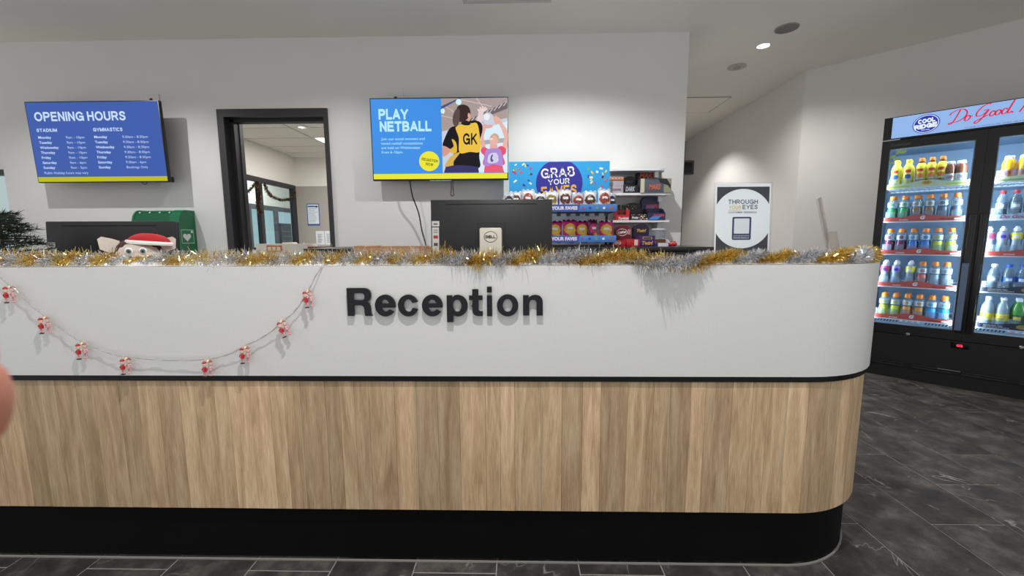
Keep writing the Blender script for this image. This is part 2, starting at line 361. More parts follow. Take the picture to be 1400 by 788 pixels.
# passage on the right, wall at right angles, then the slanted wall with the fridge
struct('wall_right', MB().box(CORNER.x, CORNER.x+.12, CORNER.y, 8.6, 0, CEIL), WALL_WARM)
sl = MB(); p0 = CORNER; p1 = CORNER+FA*3.4; q = FN*.12
sl.add([p0, p1, p1+q, p0+q, p0+Vector((0, 0, CEIL)), p1+Vector((0, 0, CEIL)), p1+q+Vector((0, 0, CEIL)), p0+q+Vector((0, 0, CEIL))],
       [(0, 3, 2, 1), (4, 5, 6, 7), (0, 1, 5, 4), (1, 2, 6, 5), (2, 3, 7, 6), (3, 0, 4, 7)])
struct('wall_front_right', sl, WALL_WARM)
struct('wall_passage', MB().box(1.25, 1.378, YW+.13, 8.6, 0, CEIL), WALL_WARM)
struct('wall_passage_end', MB().box(1.25, CORNER.x+.12, 8.6, 8.7, 0, CEIL), WALL_WARM)
struct('trim_1', MB().box(1.378, 1.43, 3.70, 3.74, 0, 1.95), mat('black_trim', (30, 29, 29), .5))
# left end: wall set back with a glazed screen
wl = MB(); wl.box(-7, -4.3, 5.2, 5.3, 2.02, CEIL)
struct('wall_far_left', wl, WALL_WARM)
struct('wall_left_return', MB().box(-4.505, -4.40, YW+.13, 5.2, 0, CEIL), WALL)
w2 = struct('window_2', MB().box(-7, -4.4, 5.2, 5.28, 1.95, 2.02).box(-7, -4.4, 5.2, 5.28, 0, .05).box(-6.9, -6.84, 5.2, 5.28, 0, 2), DFRAME)
MB().box(-7, -4.4, 5.23, 5.24, .05, 1.95).obj('pane', GLASS, w2)
MB().box(-7, -4.4, 5.6, 5.62, 0, 2.4).obj('daylight_board', emit('daylight_pale', (205, 226, 232), .8), w2)  # glowing board added behind the glass to stand in for daylight
MB().box(-6.5, -5.7, 5.55, 5.57, 1.0, 1.36).obj('blue_glow_patch', emit('daylight_blue', (150, 205, 235), .8), w2)  # self-lit pale blue patch in front of the glowing board
MB().box(-6.45, -6.15, 5.53, 5.545, 1.26, 1.34).obj('yellow_strip', emit('yellow_glow', (225, 220, 90), .8), w2)  # self-lit yellow strip in front of the blue patch

# the office seen through the doorway
XO, YO, ZO = -3.8, 7.02, 2.5
OFF = mat('office_cream', (230, 227, 220), .8)
FELT = mat('office_grey_felt', (168, 163, 155), .95, noise=.05, nscale=140)
struct('wall_office_back', MB().box(XO-.1, 1.25, YO, YO+.1, 2.015, ZO), OFF)
struct('wall_office_panel', MB().box(XO-.1, 1.25, YO-.005, YO+.1, 0, 2.015), FELT)
wo = MB(); wo.box(XO-.1, XO, YW+.13, YO, 2.02, ZO).box(XO-.1, XO, YW+.13, YO, 0, .98).box(XO-.1, XO, 6.975, YO, .98, 2.02)
struct('wall_office_left', wo, OFF)
struct('wall_office_upper', MB().box(XO-.1, 1.25, YW+.13, YO+.1, ZO+.03, ZO+.06), OFF)
w1 = MB(); w1.box(XO-.06, XO+.02, YW+.2, 6.975, 1.955, 2.02).box(XO-.06, XO+.02, YW+.2, 6.975, .98, 1.01).box(XO-.06, XO+.02, 6.91, 6.975, 1.01, 1.955)
w1.box(XO-.05, XO+.015, 6.0, 6.07, 1.01, 1.955).box(XO-.05, XO+.015, 5.0, 5.06, 1.01, 1.955)
w1 = struct('window_1', w1, DFRAME)
MB().box(XO-.03, XO-.022, YW+.2, 6.0, 1.01, 1.955).obj('pane', GLASS, w1)
MB().box(XO-.03, XO-.022, 6.07, 6.91, 1.01, 1.955).obj('pane', GLASS, w1)
# behind that window: second glazed line with pale daylight
w3 = MB(); XS = -5.0
w3.box(XS-.05, XS, 5, 12, 1.70, 1.79).box(XS-.05, XS, 5, 12, 0, .9)
for y0, y1 in ((5.0, 5.4), (6.1, 6.35), (7.2, 7.64), (7.88, 8.0), (8.39, 8.49), (9.1, 9.4), (10, 10.2), (11.4, 12)): w3.box(XS-.05, XS, y0, y1, .9, 1.70)
w3 = struct('window_3', w3, mat('charcoal_far', (72, 72, 76), .5))
MB().box(XS-.09, XS-.07, 5, 12, .8, 1.75).obj('daylit_pane', emit('daylight_cyan', (186, 212, 218), .85), w3)
MB().box(XS-.06, XS+.03, 8.5, 8.88, .9, 1.46).obj('dark_screen', mat('dark_screen', (62, 66, 76), .4), w3)
for k in range(3): MB().box(XS+.03, XS+.045, 8.53, 8.85, 1.08+.1*k, 1.10+.1*k).obj('blind_slat', mat('slat_grey', (104, 108, 118), .5), w3)
struct('wall_office_beyond', MB().box(XS-.1, XS-.02, 5, 12, 1.79, 2.7), mat('office_beyond', (222, 217, 207), .8))
l = bpy.data.lights.new('office_beyond_fill', 'AREA'); l.size = .6; l.energy = 30; l.color = (1, .98, .95)  # unseen fill light added to brighten the wall beyond the office window
o = bpy.data.objects.new('office_beyond_fill', l); COL.objects.link(o); o.location = (-4.35, 7.6, 2.45)
# suspended ceiling: tiles, bars, light panel
oc = MB(); oc.box(XO, 1.25, YW+.13, YO, ZO+.012, ZO+.03)
oc = struct('ceiling_office', oc, mat('ceiling_bar', (190, 188, 182), .6))
ct = None
ys = [3.72, 4.22, 4.72, 5.23, 5.745, 6.25, 6.68, 7.015]
xs = [-3.79, -2.85, -1.9, -.95]
for i in range(len(xs)-1):
    for j in range(len(ys)-1):
        if i == 1 and j == 4: continue
        MB().box(xs[i]+.012, xs[i+1]-.012, ys[j]+.012, ys[j+1]-.012, ZO, ZO+.012).obj('ceiling_tile', mat('ceiling_tile', (226, 223, 215), .9, noise=.02, nscale=60), oc)
lp = thing('ceiling_lamp', 'flat white glowing light panel in the tiled ceiling of the office behind the doorway', 'light', (-2.375, 5.995, ZO))
MB().box(-.46, .46, -.235, .235, .001, .012).obj('panel_frame', WHITE, lp)
MB().box(-.44, .44, -.22, .02, -.003, .001).obj('diffuser', emit('panel_glow', (255, 252, 245), 4), lp)
for yy in (4.9, 5.9):
    l = bpy.data.lights.new('office_panel_lamp', 'AREA'); l.shape = 'RECTANGLE'; l.size = .9; l.size_y = .3; l.energy = 31; l.color = (1, .98, .97)
    o = bpy.data.objects.new('office_panel_lamp', l); COL.objects.link(o); o.location = (-2.37, yy, ZO-.02)
sd = thing('smoke_detector', 'small white round smoke detector on the office ceiling seen through the doorway', 'detector', (-2.66, 5.15, ZO))
MB().lathe([(.055, 0), (.055, -.02), (.04, -.035), (.0, -.036)], 20).obj('housing', WHITE, sd)
MB().lathe([(.02, -.036), (.018, -.042), (0, -.042)], 14).obj('sensor_cap', mat('grey_plastic', (170, 170, 168), .5), sd)

# ceiling fittings of the hall
dl_first = None
for i, (x, y) in enumerate(FRONT_ROW+BACK_ROW+HALL):
    if i < 6: lab = None
    lab = {0: 'recessed ceiling downlight in front of the left end of the counter', 1: 'recessed ceiling downlight in front of the middle of the counter', 2: 'recessed ceiling downlight in front of the right end of the counter',
           3: 'recessed ceiling downlight before the opening hours screen', 4: 'recessed ceiling downlight between the doorway and the netball screen', 5: 'recessed ceiling downlight above the snack stand',
           6: 'round glowing recessed downlight in the ceiling right of the back wall end', 7: 'recessed downlight deep in the passage behind the back wall'}[i]
    d = thing('downlight', lab, 'light', (x, y, CEIL), group='recessed ceiling downlights')
    MB().lathe([(.062, .0), (.062, -.006), (.05, -.008), (.046, .0)], 28, cap=False).obj('trim_ring', WHITE, d)
    MB().lathe([(.047, -.002), (.03, -.003), (.001, -.003)], 28).obj('lens', emit('downlight_glow', (255, 250, 238), 9), d)
sp = thing('ceiling_speaker', 'grey round speaker grille in the ceiling nearest the camera of the three discs', 'speaker', (2.13, 3.54, CEIL))
MB().lathe([(.085, 0), (.085, -.006), (.078, -.009)], 32).obj('rim', mat('speaker_rim', (150, 147, 142), .6), sp)
MB().lathe([(.078, -.009), (.05, -.012), (.0, -.013)], 32).obj('grille', mat('speaker_grille', (128, 126, 122), .7, noise=.25, nscale=400), sp)
sn = thing('ceiling_sensor', 'pale round sensor disc in the ceiling beyond the glowing downlight', 'detector', (2.12, 4.28, CEIL))
MB().lathe([(.085, 0), (.085, -.006), (.075, -.008)], 32).obj('rim', mat('sensor_rim', (190, 182, 174), .6), sn)
MB().lathe([(.03, -.008), (.026, -.018), (0, -.019)], 20).obj('sensor_cap', mat('sensor_cap', (165, 158, 150), .5), sn)
vt = thing('ceiling_vent', 'long white ceiling air vent above the netball screen at the top edge', 'vent', (-.09, 2.96, CEIL))
v = MB(); v.box(-.31, .31, .13, .155, -.008, 0).box(-.31, .31, -.155, -.13, -.008, 0).box(-.31, -.285, -.13, .13, -.008, 0).box(.285, .31, -.13, .13, -.008, 0)
v.obj('frame', mat('vent_white', (205, 202, 197), .6), vt)
for k in range(9): MB().box(-.285, .285, -.125+.028*k, -.119+.028*k, -.007, 0).obj('slat', mat('vent_white', (205, 202, 197), .6), vt)
v2 = thing('ceiling_vent', 'white ceiling air vent between the back wall end and the downlight at the top edge', 'vent', (1.85, 2.93, CEIL))
v = MB(); v.box(-.3, .3, .13, .155, -.008, 0).box(-.3, .3, -.155, -.13, -.008, 0).box(-.3, -.275, -.13, .13, -.008, 0).box(.275, .3, -.13, .13, -.008, 0)
v.obj('frame', mat('vent_white', (205, 202, 197), .6), v2)
for k in range(9): MB().box(-.275, .275, -.125+.028*k, -.119+.028*k, -.007, 0).obj('slat', mat('vent_white', (205, 202, 197), .6), v2)
hp = thing('access_panel', 'square white access panel in the passage ceiling behind the back wall end', 'panel', (2.23, 5.45, CEIL))
MB().box(-.28, .28, -.3, .3, -.004, 0).obj('frame', mat('panel_gap', (120, 116, 112), .8), hp)
MB().box(-.27, .27, -.29, .29, -.006, -.003).obj('lid', CEILM, hp)

# ------------------------------------------------------------------ reception counter
YF, XC, RC = 1.27, .912, .4
Z0, Z1, Z2, Z3 = .208, .662, .681, 1.036
XL, YE = -2.3, 2.0
def path(off, n=14):
    """plan line of the counter face, off = how far it is set back from the white face"""
    r = RC-off
    return [(XL, YF+off)]+[(XC+r*math.sin(PI/2*i/n), YF+RC-r*math.cos(PI/2*i/n)) for i in range(n+1)]+[(XC+r, YE)]
def ribbon(mb, off, th, z0, z1):
    a = path(off); b = path(off+th); n = len(a)
    vs = [(x, y, z0) for x, y in a]+[(x, y, z1) for x, y in a]+[(x, y, z0) for x, y in b]+[(x, y, z1) for x, y in b]
    fs = []
    for i in range(n-1):
        j = i+1
        fs += [(i, j, n+j, n+i), (2*n+j, 2*n+i, 3*n+i, 3*n+j), (n+i, n+j, 3*n+j, 3*n+i), (j, i, 2*n+i, 2*n+j)]
    fs += [(0, n, 3*n, 2*n), (n-1, 3*n-1, 4*n-1, 2*n-1)]
    return mb.add(vs, fs)
rc = thing('reception_counter', 'long white and oak reception counter with a rounded right corner and black kickboard', 'counter', (0, 0, 0))
ribbon(MB(), 0, .025, Z2, Z3).obj('fascia', QUARTZ, rc)
ribbon(MB(), .0255, .27, Z3-.025, Z3-.0005).obj('countertop', QUARTZ, rc)
ribbon(MB(), .004, .03, Z1, Z2-.0002).obj('reveal_strip', BLACKG, rc)  # black strip set in the joint between fascia and planks
ribbon(MB(), .0345, .02, .02, Z2-.001).obj('carcass', BLACK, rc)
ribbon(MB(), .0335, .0008, .012, Z0+.01).obj('kickboard', KICK, rc)
ribbon(MB(), .0275, .0055, 0, .005).obj('sealant_line', mat('sealant', (150, 147, 142), .6), rc)
# staff side worktop and drawers under it
MB().box(XL, XC+RC-.06, YF+.30, 2.12, .71, .74).obj('desk_top', mat('desk_grey', (196, 194, 190), .5), rc)
MB().box(XL, -2.27, YF+.30, 2.1, 0, .71).box(-.75, -.72, YF+.30, 2.1, 0, .71).box(.75, .78, YF+.30, 2.1, 0, .71).obj('desk_support', mat('desk_grey', (196, 194, 190), .5), rc)
# oak planks one by one along the face
OFFW, TH = .012, .018
seg1 = XC-XL; rr = RC-OFFW; seg2 = rr*PI/2; total = seg1+seg2+(YE-YF-RC)
def at_s(s, off):
    if s <= seg1: return (XL+s, YF+off)
    if s <= seg1+seg2:
        a = (s-seg1)/rr; q = RC-off; return (XC+q*math.sin(a), YF+RC-q*math.cos(a))
    return (XC+RC-off, YF+RC+(s-seg1-seg2))
s = 0; rnd = random.Random(11); kk = 0
while s < total-.01:
    edge = kk % 7 == 6
    w = .0035 if edge else rnd.choice((.048, .06, .072, .085, .066)); e = min(s+w, total); g = .0002 if edge else .0004
    ns = 1 if e <= seg1 or s >= seg1+seg2 else 5
    c = at_s((s+e)/2, OFFW); vs = []; prof = rnd.uniform(-.0005, .0004)
    for i in range(ns+1):
        u = s+g+(e-s-2*g)*i/ns
        for off in (OFFW+prof, OFFW+TH):
            x, y = at_s(u, off)
            for z in (Z0, Z1-.001): vs.append((x-c[0], y-c[1], z-.43))
    fs = []
    for i in range(ns):
        a, b = 4*i, 4*i+4
        fs += [(a, b, b+1, a+1), (b+2, a+2, a+3, b+3), (a+1, b+1, b+3, a+3), (b, a, a+2, b+2)]
    fs += [(0, 1, 3, 2), (4*ns, 4*ns+2, 4*ns+3, 4*ns+1)]
    MB().add(vs, fs).obj('edge_strip' if edge else 'plank', mat('oak_edge', (206, 186, 152), .5) if edge else OAK, rc, (c[0], c[1], .43), smooth=0)
    s = e; kk += 1

# ------------------------------------------------------------------ Reception lettering: nine letters standing off the face
def arc(cx, cy, rx, ry, a0, a1, n=14):
    return [(cx+rx*math.cos(R(a0+(a1-a0)*i/n)), cy+ry*math.sin(R(a0+(a1-a0)*i/n))) for i in range(n+1)]
def qb(p, c, q, n=6):
    return [((1-t)**2*p[0]+2*t*(1-t)*c[0]+t*t*q[0], (1-t)**2*p[1]+2*t*(1-t)*c[1]+t*t*q[1]) for t in [i/n for i in range(n+1)]]
def e_shape(cx):
    return [arc(cx, 375, 60, 64, 11, -325, 40)+arc(cx, 375, 27, 37, -320, -200, 12),
            [(cx-24, 364)]+arc(cx, 371, 25, 31, -168, -12, 12)+[(cx+24, 364)]]
LET = {
 'R': [[(103, 272), (205, 272)]+qb((205, 272), (243, 274), (243, 315))+qb((243, 315), (243, 345), (214, 354))+qb((214, 354), (239, 360), (239, 395))+qb((239, 395), (239, 430), (248, 436))+[(207, 436)]
       +qb((207, 436), (202, 428), (202, 400))+qb((202, 400), (202, 373), (180, 373))+[(140, 373), (140, 436), (103, 436)], [(140, 302), (188, 302)]+qb((188, 302), (206, 302), (206, 322))+qb((206, 322), (206, 343), (188, 343))+[(140, 343)]],
 'e': e_shape(325), 'c': [arc(460, 375, 60, 64, -20, -340, 40)+arc(460, 375, 27, 37, -338, -22, 26)], 'e2': e_shape(600),
 'p': [[(685, 316), (718, 316), (718, 329)]+arc(748, 376, 58, 63, -112, 112, 30)+[(721, 426), (721, 473), (685, 473)], arc(745, 376, 25, 36, 0, 360, 28)[:-1]],
 't': [[(834, 280), (869, 280), (869, 317), (893, 317), (893, 343), (869, 343), (869, 396)]+qb((869, 396), (868, 411), (893, 409))+[(893, 436)]+qb((893, 436), (833, 444), (834, 403))+[(834, 343), (815, 343), (815, 317), (834, 317)]],
 'i': [[(919, 266), (947, 266), (947, 299), (919, 299)], [(918, 317), (948, 317), (948, 438), (918, 438)]],
 'o': [arc(1038, 375, 62, 64, 0, 360, 44)[:-1], arc(1038, 375, 28, 38, 0, 360, 32)[:-1]],
 'n': [[(1127, 316), (1160, 316), (1160, 331)]+qb((1160, 331), (1175, 313), (1200, 314))+qb((1200, 314), (1241, 316), (1241, 360))+[(1241, 434), (1205, 434), (1205, 366)]+qb((1205, 366), (1205, 342), (1184, 342))+qb((1184, 342), (1163, 342), (1163, 370))+[(1163, 434), (1127, 434)]],
}
rs = thing('reception_sign', 'raised dark charcoal letters reading Reception on the white counter front', 'sign', (0, YF-.013, 0))
SC = (.069+.543)/(1241-103)
for ch, loops in LET.items():
    c = bpy.data.curves.new('letter', 'CURVE'); c.dimensions = '2D'; c.fill_mode = 'BOTH'; c.extrude = .004
    x0 = min(p[0] for l in loops for p in l)
    for l in loops:
        sp_ = c.splines.new('POLY'); sp_.points.add(len(l)-1); sp_.use_cyclic_u = True
        for p, (x, y) in zip(sp_.points, l): p.co = ((x-x0)*SC, (436-y)*SC, 0, 1)
    o = bpy.data.objects.new('letter', c); me = bpy.data.meshes.new_from_object(o); bpy.data.objects.remove(o)
    me.transform(Matrix.Rotation(PI/2, 4, 'X')); me.materials.clear(); me.materials.append(CHARLET)
    l = link('letter', me, rs, (-.543+(x0-103)*SC, .004, .8805))
    pin = MB(); xs = [v.co.x for v in me.vertices]; mid = (min(xs)+max(xs))/2
    pin.tube([(min(xs)+.009, .003, .03), (min(xs)+.009, .0088, .03)], .003, 8)
    pin.obj('standoff_pin', mat('pin_black', (40, 40, 42), .4), l)

# ------------------------------------------------------------------ string of little figure lights
def at_face(pts): return pts
FIG = [(-1.617, .947, 0), (-1.518, .848, 0), (-1.408, .764, 0), (-1.270, .714, 0), (-1.004, .707, 0), (-.879, .751, 0), (-.746, .836, .38), (-.663, .931, .15)]
ls = thing('light_string', 'clear wire string of little red festive figures with lights swagged across the white counter front', 'string lights', (0, 0, 0))
YS = YF-.022
wire = []
wp = [(-1.75, YF-.01, 1.05), (-1.66, YF-.006, 1.035), (-1.605, YS, .972)]
anchor = [(x+.004+.5*t*.02, YS+.004, z+.034) for x, z, t in FIG]
wpts = [(-1.70, YF-.004, 1.04)]+[anchor[0]]
for a, b in zip(anchor, anchor[1:]):
    wpts += [((a[0]*.67+b[0]*.33), YS+.008, a[2]*.67+b[2]*.33-.008), (a[0]*.33+b[0]*.67, YS+.006, a[2]*.33+b[2]*.67-.008), b]
wpts += [(-.64, YS+.008, 1.0), (-.619, YF-.003, 1.036), (-.60, YF+.03, 1.042)]
CW = clear('clear_wire', (228, 228, 224), .2, .15, .4)
w_ = MB(); w_.tube(spline(wpts, 5), .0013, 6); 
w_.tube([p+Vector((.0012*math.sin(i*1.3), -.0022*math.cos(i*1.3), .0024)) for i, p in enumerate(spline(wpts, 5))], .0011, 6); w_.obj('wire', CW, ls)
FM = {'hat': mat('figure_red_hat', (176, 40, 42), .3), 'head': mat('figure_skin', (240, 205, 178), .35), 'jacket': mat('figure_red', (186, 34, 40), .3), 'legs': mat('figure_pink_clear', (226, 176, 172), .25), 'boots': mat('figure_boots', (36, 24, 26), .35),
      'hat_p': mat('figure_rose_hat', (170, 96, 92), .3), 'head_p': mat('figure_pale_skin', (240, 206, 190), .3), 'body_p': mat('figure_pale_rose', (222, 176, 176), .25), 'brim': mat('figure_white', (244, 240, 236), .4)}
def fig_shapes():
    S = {}
    S['head'] = MB().ell((0, 0, .0165), (.0066, .0055, .0066), 12, 8)
    S['hat'] = MB().lathe([(.0066, .0212), (.006, .024), (.0044, .0272), (.002, .0295), (0, .030)], 14)
    S['hat_band'] = MB().lathe([(.0066, .0197), (.0072, .0207), (.0067, .0218)], 14)
    S['jacket'] = MB().lathe([(.0056, -.0045), (.0054, -.002), (.0044, .003), (.0046, .0085), (.002, .0102)], 14)
    S['arm'] = MB().tube([(.0042, 0, .008), (.0085, -.0005, .0035), (.0068, -.0015, -.001)], [.0017, .0015, .0015], 8)
    S['leg'] = MB().tube([(.0026, 0, -.004), (.0028, 0, -.0185)], [.0022, .0018], 8)
    S['boot'] = MB().ell((.003, -.001, -.0205), (.0034, .0046, .0022), 10, 6)
    return S
SH = fig_shapes()
def mirror(mb):
    m = MB(); return m.add([(-x, y, z) for x, y, z in mb.v], [tuple(reversed(f)) for f in mb.f])
FME = {}
for k, mb in SH.items():
    for nm, mm in (('front', {'head': 'head', 'hat': 'hat', 'hat_band': 'brim', 'jacket': 'jacket', 'arm': 'jacket', 'leg': 'legs', 'boot': 'boots'}), ('rear', {'head': 'head_p', 'hat': 'hat_p', 'hat_band': 'brim', 'jacket': 'body_p', 'arm': 'body_p', 'leg': 'body_p', 'boot': 'body_p'})):
        FME[nm, k] = mb.mesh(k, FM[mm[k]], 60)
        if k in ('arm', 'leg', 'boot'): FME[nm, k+'m'] = mirror(mb).mesh(k, FM[mm[k]], 60)
LED = emit('warm_led', (255, 205, 140), 1.2)
LEDM = MB().ell((.001, .004, .0335), (.0028, .0028, .004), 10, 8).mesh('led_bulb', LED)
SOCK = MB().lathe([(.0042, .029), (.0042, .034), (.002, .0375), (0, .0378)], 10).mesh('socket', clear('clear_socket', (235, 232, 226), .2, .1, .5))
for i, (x, z, t) in enumerate(FIG):
    f = link('figure_light', SOCK, ls, (x, YS, z)); f.rotation_euler = (0, -t, 0)
    for nm, dx, dy, dz in (('front', -.0035, -.002, 0), ('rear', .0085, .007, .0015)):
        for k in ('head', 'hat', 'hat_band', 'jacket', 'arm', 'leg', 'boot'):
            for kk_ in ((k, k+'m') if k in ('arm', 'leg', 'boot') else (k,)):
                link(k, FME[nm, kk_], f, (dx, dy, dz))
    link('led_bulb', LEDM, f, (.004, 0, -.004))

# ------------------------------------------------------------------ tinsel: two garlands twisted round each other along the counter edge
GOLD = mat('tinsel_gold', (236, 208, 122), .13, 1)
SILV = mat('tinsel_silver', (232, 233, 236), .12, 1)
def tinsel_centre(x):
    """path along the counter edge, x = distance; follows the rounded corner"""
    s_ = x-XL
    px, py = at_s(s_, .035)
    return Vector((px, py, Z3))
def over(x):   # places where it sags over the front edge
    return .055*math.exp(-((x-.46)/.11)**4)+.02*math.exp(-((x+.11)/.1)**4)+.012*math.exp(-((x-.2)/.07)**4)
TWIST = [15, 40, 65, 92, 115, 138, 162, 187, 235, 296, 340, 376, 403, 427, 445, 466, 490, 514, 531, 548, 565, 618, 651, 682, 707, 750, 815, 908, 980, 1016, 1054, 1088, 1120, 1152, 1180, 1205]   # where gold and silver come to the front in turn
def _tx(p):
    x = (p-706)/437.0
    if x > XC: x = XC+(RC-.035)*math.asin(min(.99, (p-706-437*XC)/96))
    return x
TWX = [_tx(p) for p in TWIST]
def twist(x):
    if x <= TWX[0]: return PI*(x-TWX[0])/.06
    for k in range(len(TWX)-1):
        if x < TWX[k+1]: return PI*(k+(x-TWX[k])/(TWX[k+1]-TWX[k]))
    return PI*(len(TWX)-1)
def garland(name, label, m, phase, seed):
    rnd = random.Random(seed); g = thing(name, label, 'tinsel', (0, 0, 0), group='tinsel on the counter edge')
    vs = []; fs = []; core = []
    x = -1.95; step = 1/7500
    end = XC+rr*PI/2*.99
    while x < end:
        dense = .55 if x < -1.1 else (.3 if x < -.95 else (.55 if x < -.25 else (.8 if x < .5 else 1.0)))
        a = phase+twist(x)
        c = tinsel_centre(x); c2 = tinsel_centre(x+.002); tan = (c2-c).normalized(); nrm = Vector((tan.y, -tan.x, 0))   # towards the front
        big = .88+.12*math.sin(x*9+seed)
        front = math.cos(a); lift = math.sin(a)
        rad = .017*(1 if x > -.25 else .8); low_ = 1-.55*math.exp(-((x+1.235)/.075)**4)
        o = c+nrm*(front*rad+over(x))+Vector((0, 0, .021+lift*rad*.55-(over(x)*.25)))
        core.append(o.copy()) if int(x/step) % 60 == 0 else None
        if rnd.random() < dense:
            th = rnd.uniform(0, 2*PI)
            d = nrm*math.cos(th)+Vector((0, 0, 1))*math.sin(th)+tan*rnd.gauss(0, .45)
            d.normalize()
            L = rnd.uniform(.021, .034)*big*(1.08 if x < .45 else .95)*low_
            if x < .5 and rnd.random() < .12: L *= 1.45
            tip = o+d*L
            low = Z3+.0015
            if tip.z < low:
                # strands that would dip into the stone fold over: they lie flat, or hang past the front face
                ff = (tip-c).dot(nrm)
                if ff < .036: tip.z = low+rnd.uniform(0, .004)
            w = tan.cross(d); w = (w*math.cos(rnd.uniform(0, PI))+tan*math.sin(rnd.uniform(0, PI))).normalized()*rnd.uniform(.0005, .0009)
            mid = o+d*L*.5+Vector((rnd.uniform(-.002, .002), rnd.uniform(-.002, .002), rnd.uniform(-.001, .002)))
            if mid.z < low: mid.z = low
            n = len(vs); vs += [o-w, o+w, mid-w, mid+w, tip-w*.6, tip+w*.6]
            fs += [(n, n+1, n+3, n+2), (n+2, n+3, n+5, n+4)]
        x += step
    fo = MB().add(vs, fs).obj('fringe', m, g, smooth=0); fo['kind'] = 'stuff'
    MB().tube(core, .0014, 5).obj('core_wire', m, g)
garland('gold_tinsel_garland', 'shaggy gold tinsel garland along the counter top edge, twisted with a silver one', GOLD, 0, 3)
garland('silver_tinsel_garland', 'shaggy silver tinsel garland along the counter top edge, twisted with a gold one', SILV, PI, 5)

# ------------------------------------------------------------------ acrylic sign holders on the counter
ah = thing('sign_holder', 'upright clear acrylic sign holder with a customer feedback sheet on the counter top', 'sign', (.852, 1.60, Z3+.001), rx=R(-3))
MB().rbox(-.112, .112, 0, .002, 0, .293, .0006).obj('front_sheet', ACRYL, ah)
MB().rbox(-.112, .112, .0045, .0065, 0, .293, .0006).obj('back_sheet', ACRYL, ah)
MB().box(-.112, .112, -.03, .06, 0, .003).obj('foot', ACRYL, ah)
pa = MB().box(-.104, .104, .0026, .0036, .004, .288).obj('paper', mat('sheet_white', (226, 230, 234), .6), ah)
NAVY = mat('print_navy', (42, 54, 92), .6); DG = mat('print_charcoal', (54, 54, 60), .6); YEL = mat('print_yellow', (206, 184, 92), .6)
# dark corners outside a big disc
px0, px1, pz0, pz1 = -.099, .099, -.02+.026, .276; ccx, ccz, cr = 0, .155, .113
def corner(sx, sz):
    X = px1*sx; Z = pz1 if sz > 0 else pz0
    zz = (Z-ccz); pts = []
    # arc from the vertical side to the horizontal side
    a_v = math.asin(min(1, math.sqrt(max(0, cr*cr-X*X))/cr)); a_h = math.asin(min(1, abs(zz)/cr)) if abs(zz) < cr else PI/2
    for i in range(13):
        a = a_v+(a_h-a_v)*i/12; pts.append((sx*cr*math.cos(a), ccz+sz*cr*math.sin(a)))
    pts = [(X, Z)]+([(X, ccz+sz*cr*math.sin(a_v))] if False else [])+pts+([(0, Z)] if abs(zz) > cr else [])
    if sx*sz < 0: pts = pts[::-1]
    return pts
cm = MB()
for sx in (1, -1):
    for sz in (1, -1): cm.flat(corner(sx, sz), .0024)
cm.obj('corner_print', DG, ah, smooth=0)
heading('THROUGH', NAVY, ah, -.056, .211, .112, .0165, .0023, .17)
heading('YOUR', YEL, ah, -.053, .192, .046, .0135, .0023, .17)
MB().box(-.053, -.007, .0022, .0024, .187, .189).obj('underline', YEL, ah)
heading('EYES', NAVY, ah, -.001, .191, .057, .0165, .0023, .17)
text('CUSTOMER FEEDBACK', DG, ah, -.054, .176, .108, .0065, .0023, .02, spacing=1.15)
MB().flat(rrect(-.038, .034, .074, .162, .006), .0023).obj('code_frame', NAVY, ah)
MB().flat(rrect(-.031, .027, .098, .156, .003), .00225).obj('blank_panel', mat('sheet_pale', (214, 218, 222), .6), ah)
text('SCAN THE QR CODE TO', mat('sheet_white', (226, 230, 234), .6), ah, -.032, .087, .06, .0055, .0022, .0)
text('PROVIDE FEEDBACK', mat('sheet_white', (226, 230, 234), .6), ah, -.032, .079, .06, .0055, .0022, .0)

a2 = thing('brochure_holder', 'narrow tilted clear acrylic brochure holder seen edge on near the rounded counter end', 'holder', (1.262, 1.70, Z3+.001), rz=R(64))
tl = Matrix.Translation((0, 0, .012)) @ Matrix.Rotation(R(-13), 4, 'X')
AH = clear('holder_acrylic', (222, 217, 212), .12, .05, .26)
MB().rbox(-.05, .05, 0, .003, 0, .235, .001, tl).obj('back_plate', AH, a2)
MB().rbox(-.05, .05, -.026, -.0235, 0, .09, .001, tl).box(-.05, -.047, -.0235, 0, 0, .09, tl).box(.047, .05, -.0235, 0, 0, .09, tl).obj('pocket', AH, a2)
MB().box(-.05, .05, -.0235, 0, 0, .003, tl).obj('pocket_floor', mat('pocket_amber', (196, 150, 96), .4), a2)
MB().box(-.05, .05, -.05, .045, 0, .0035).obj('foot', AH, a2)

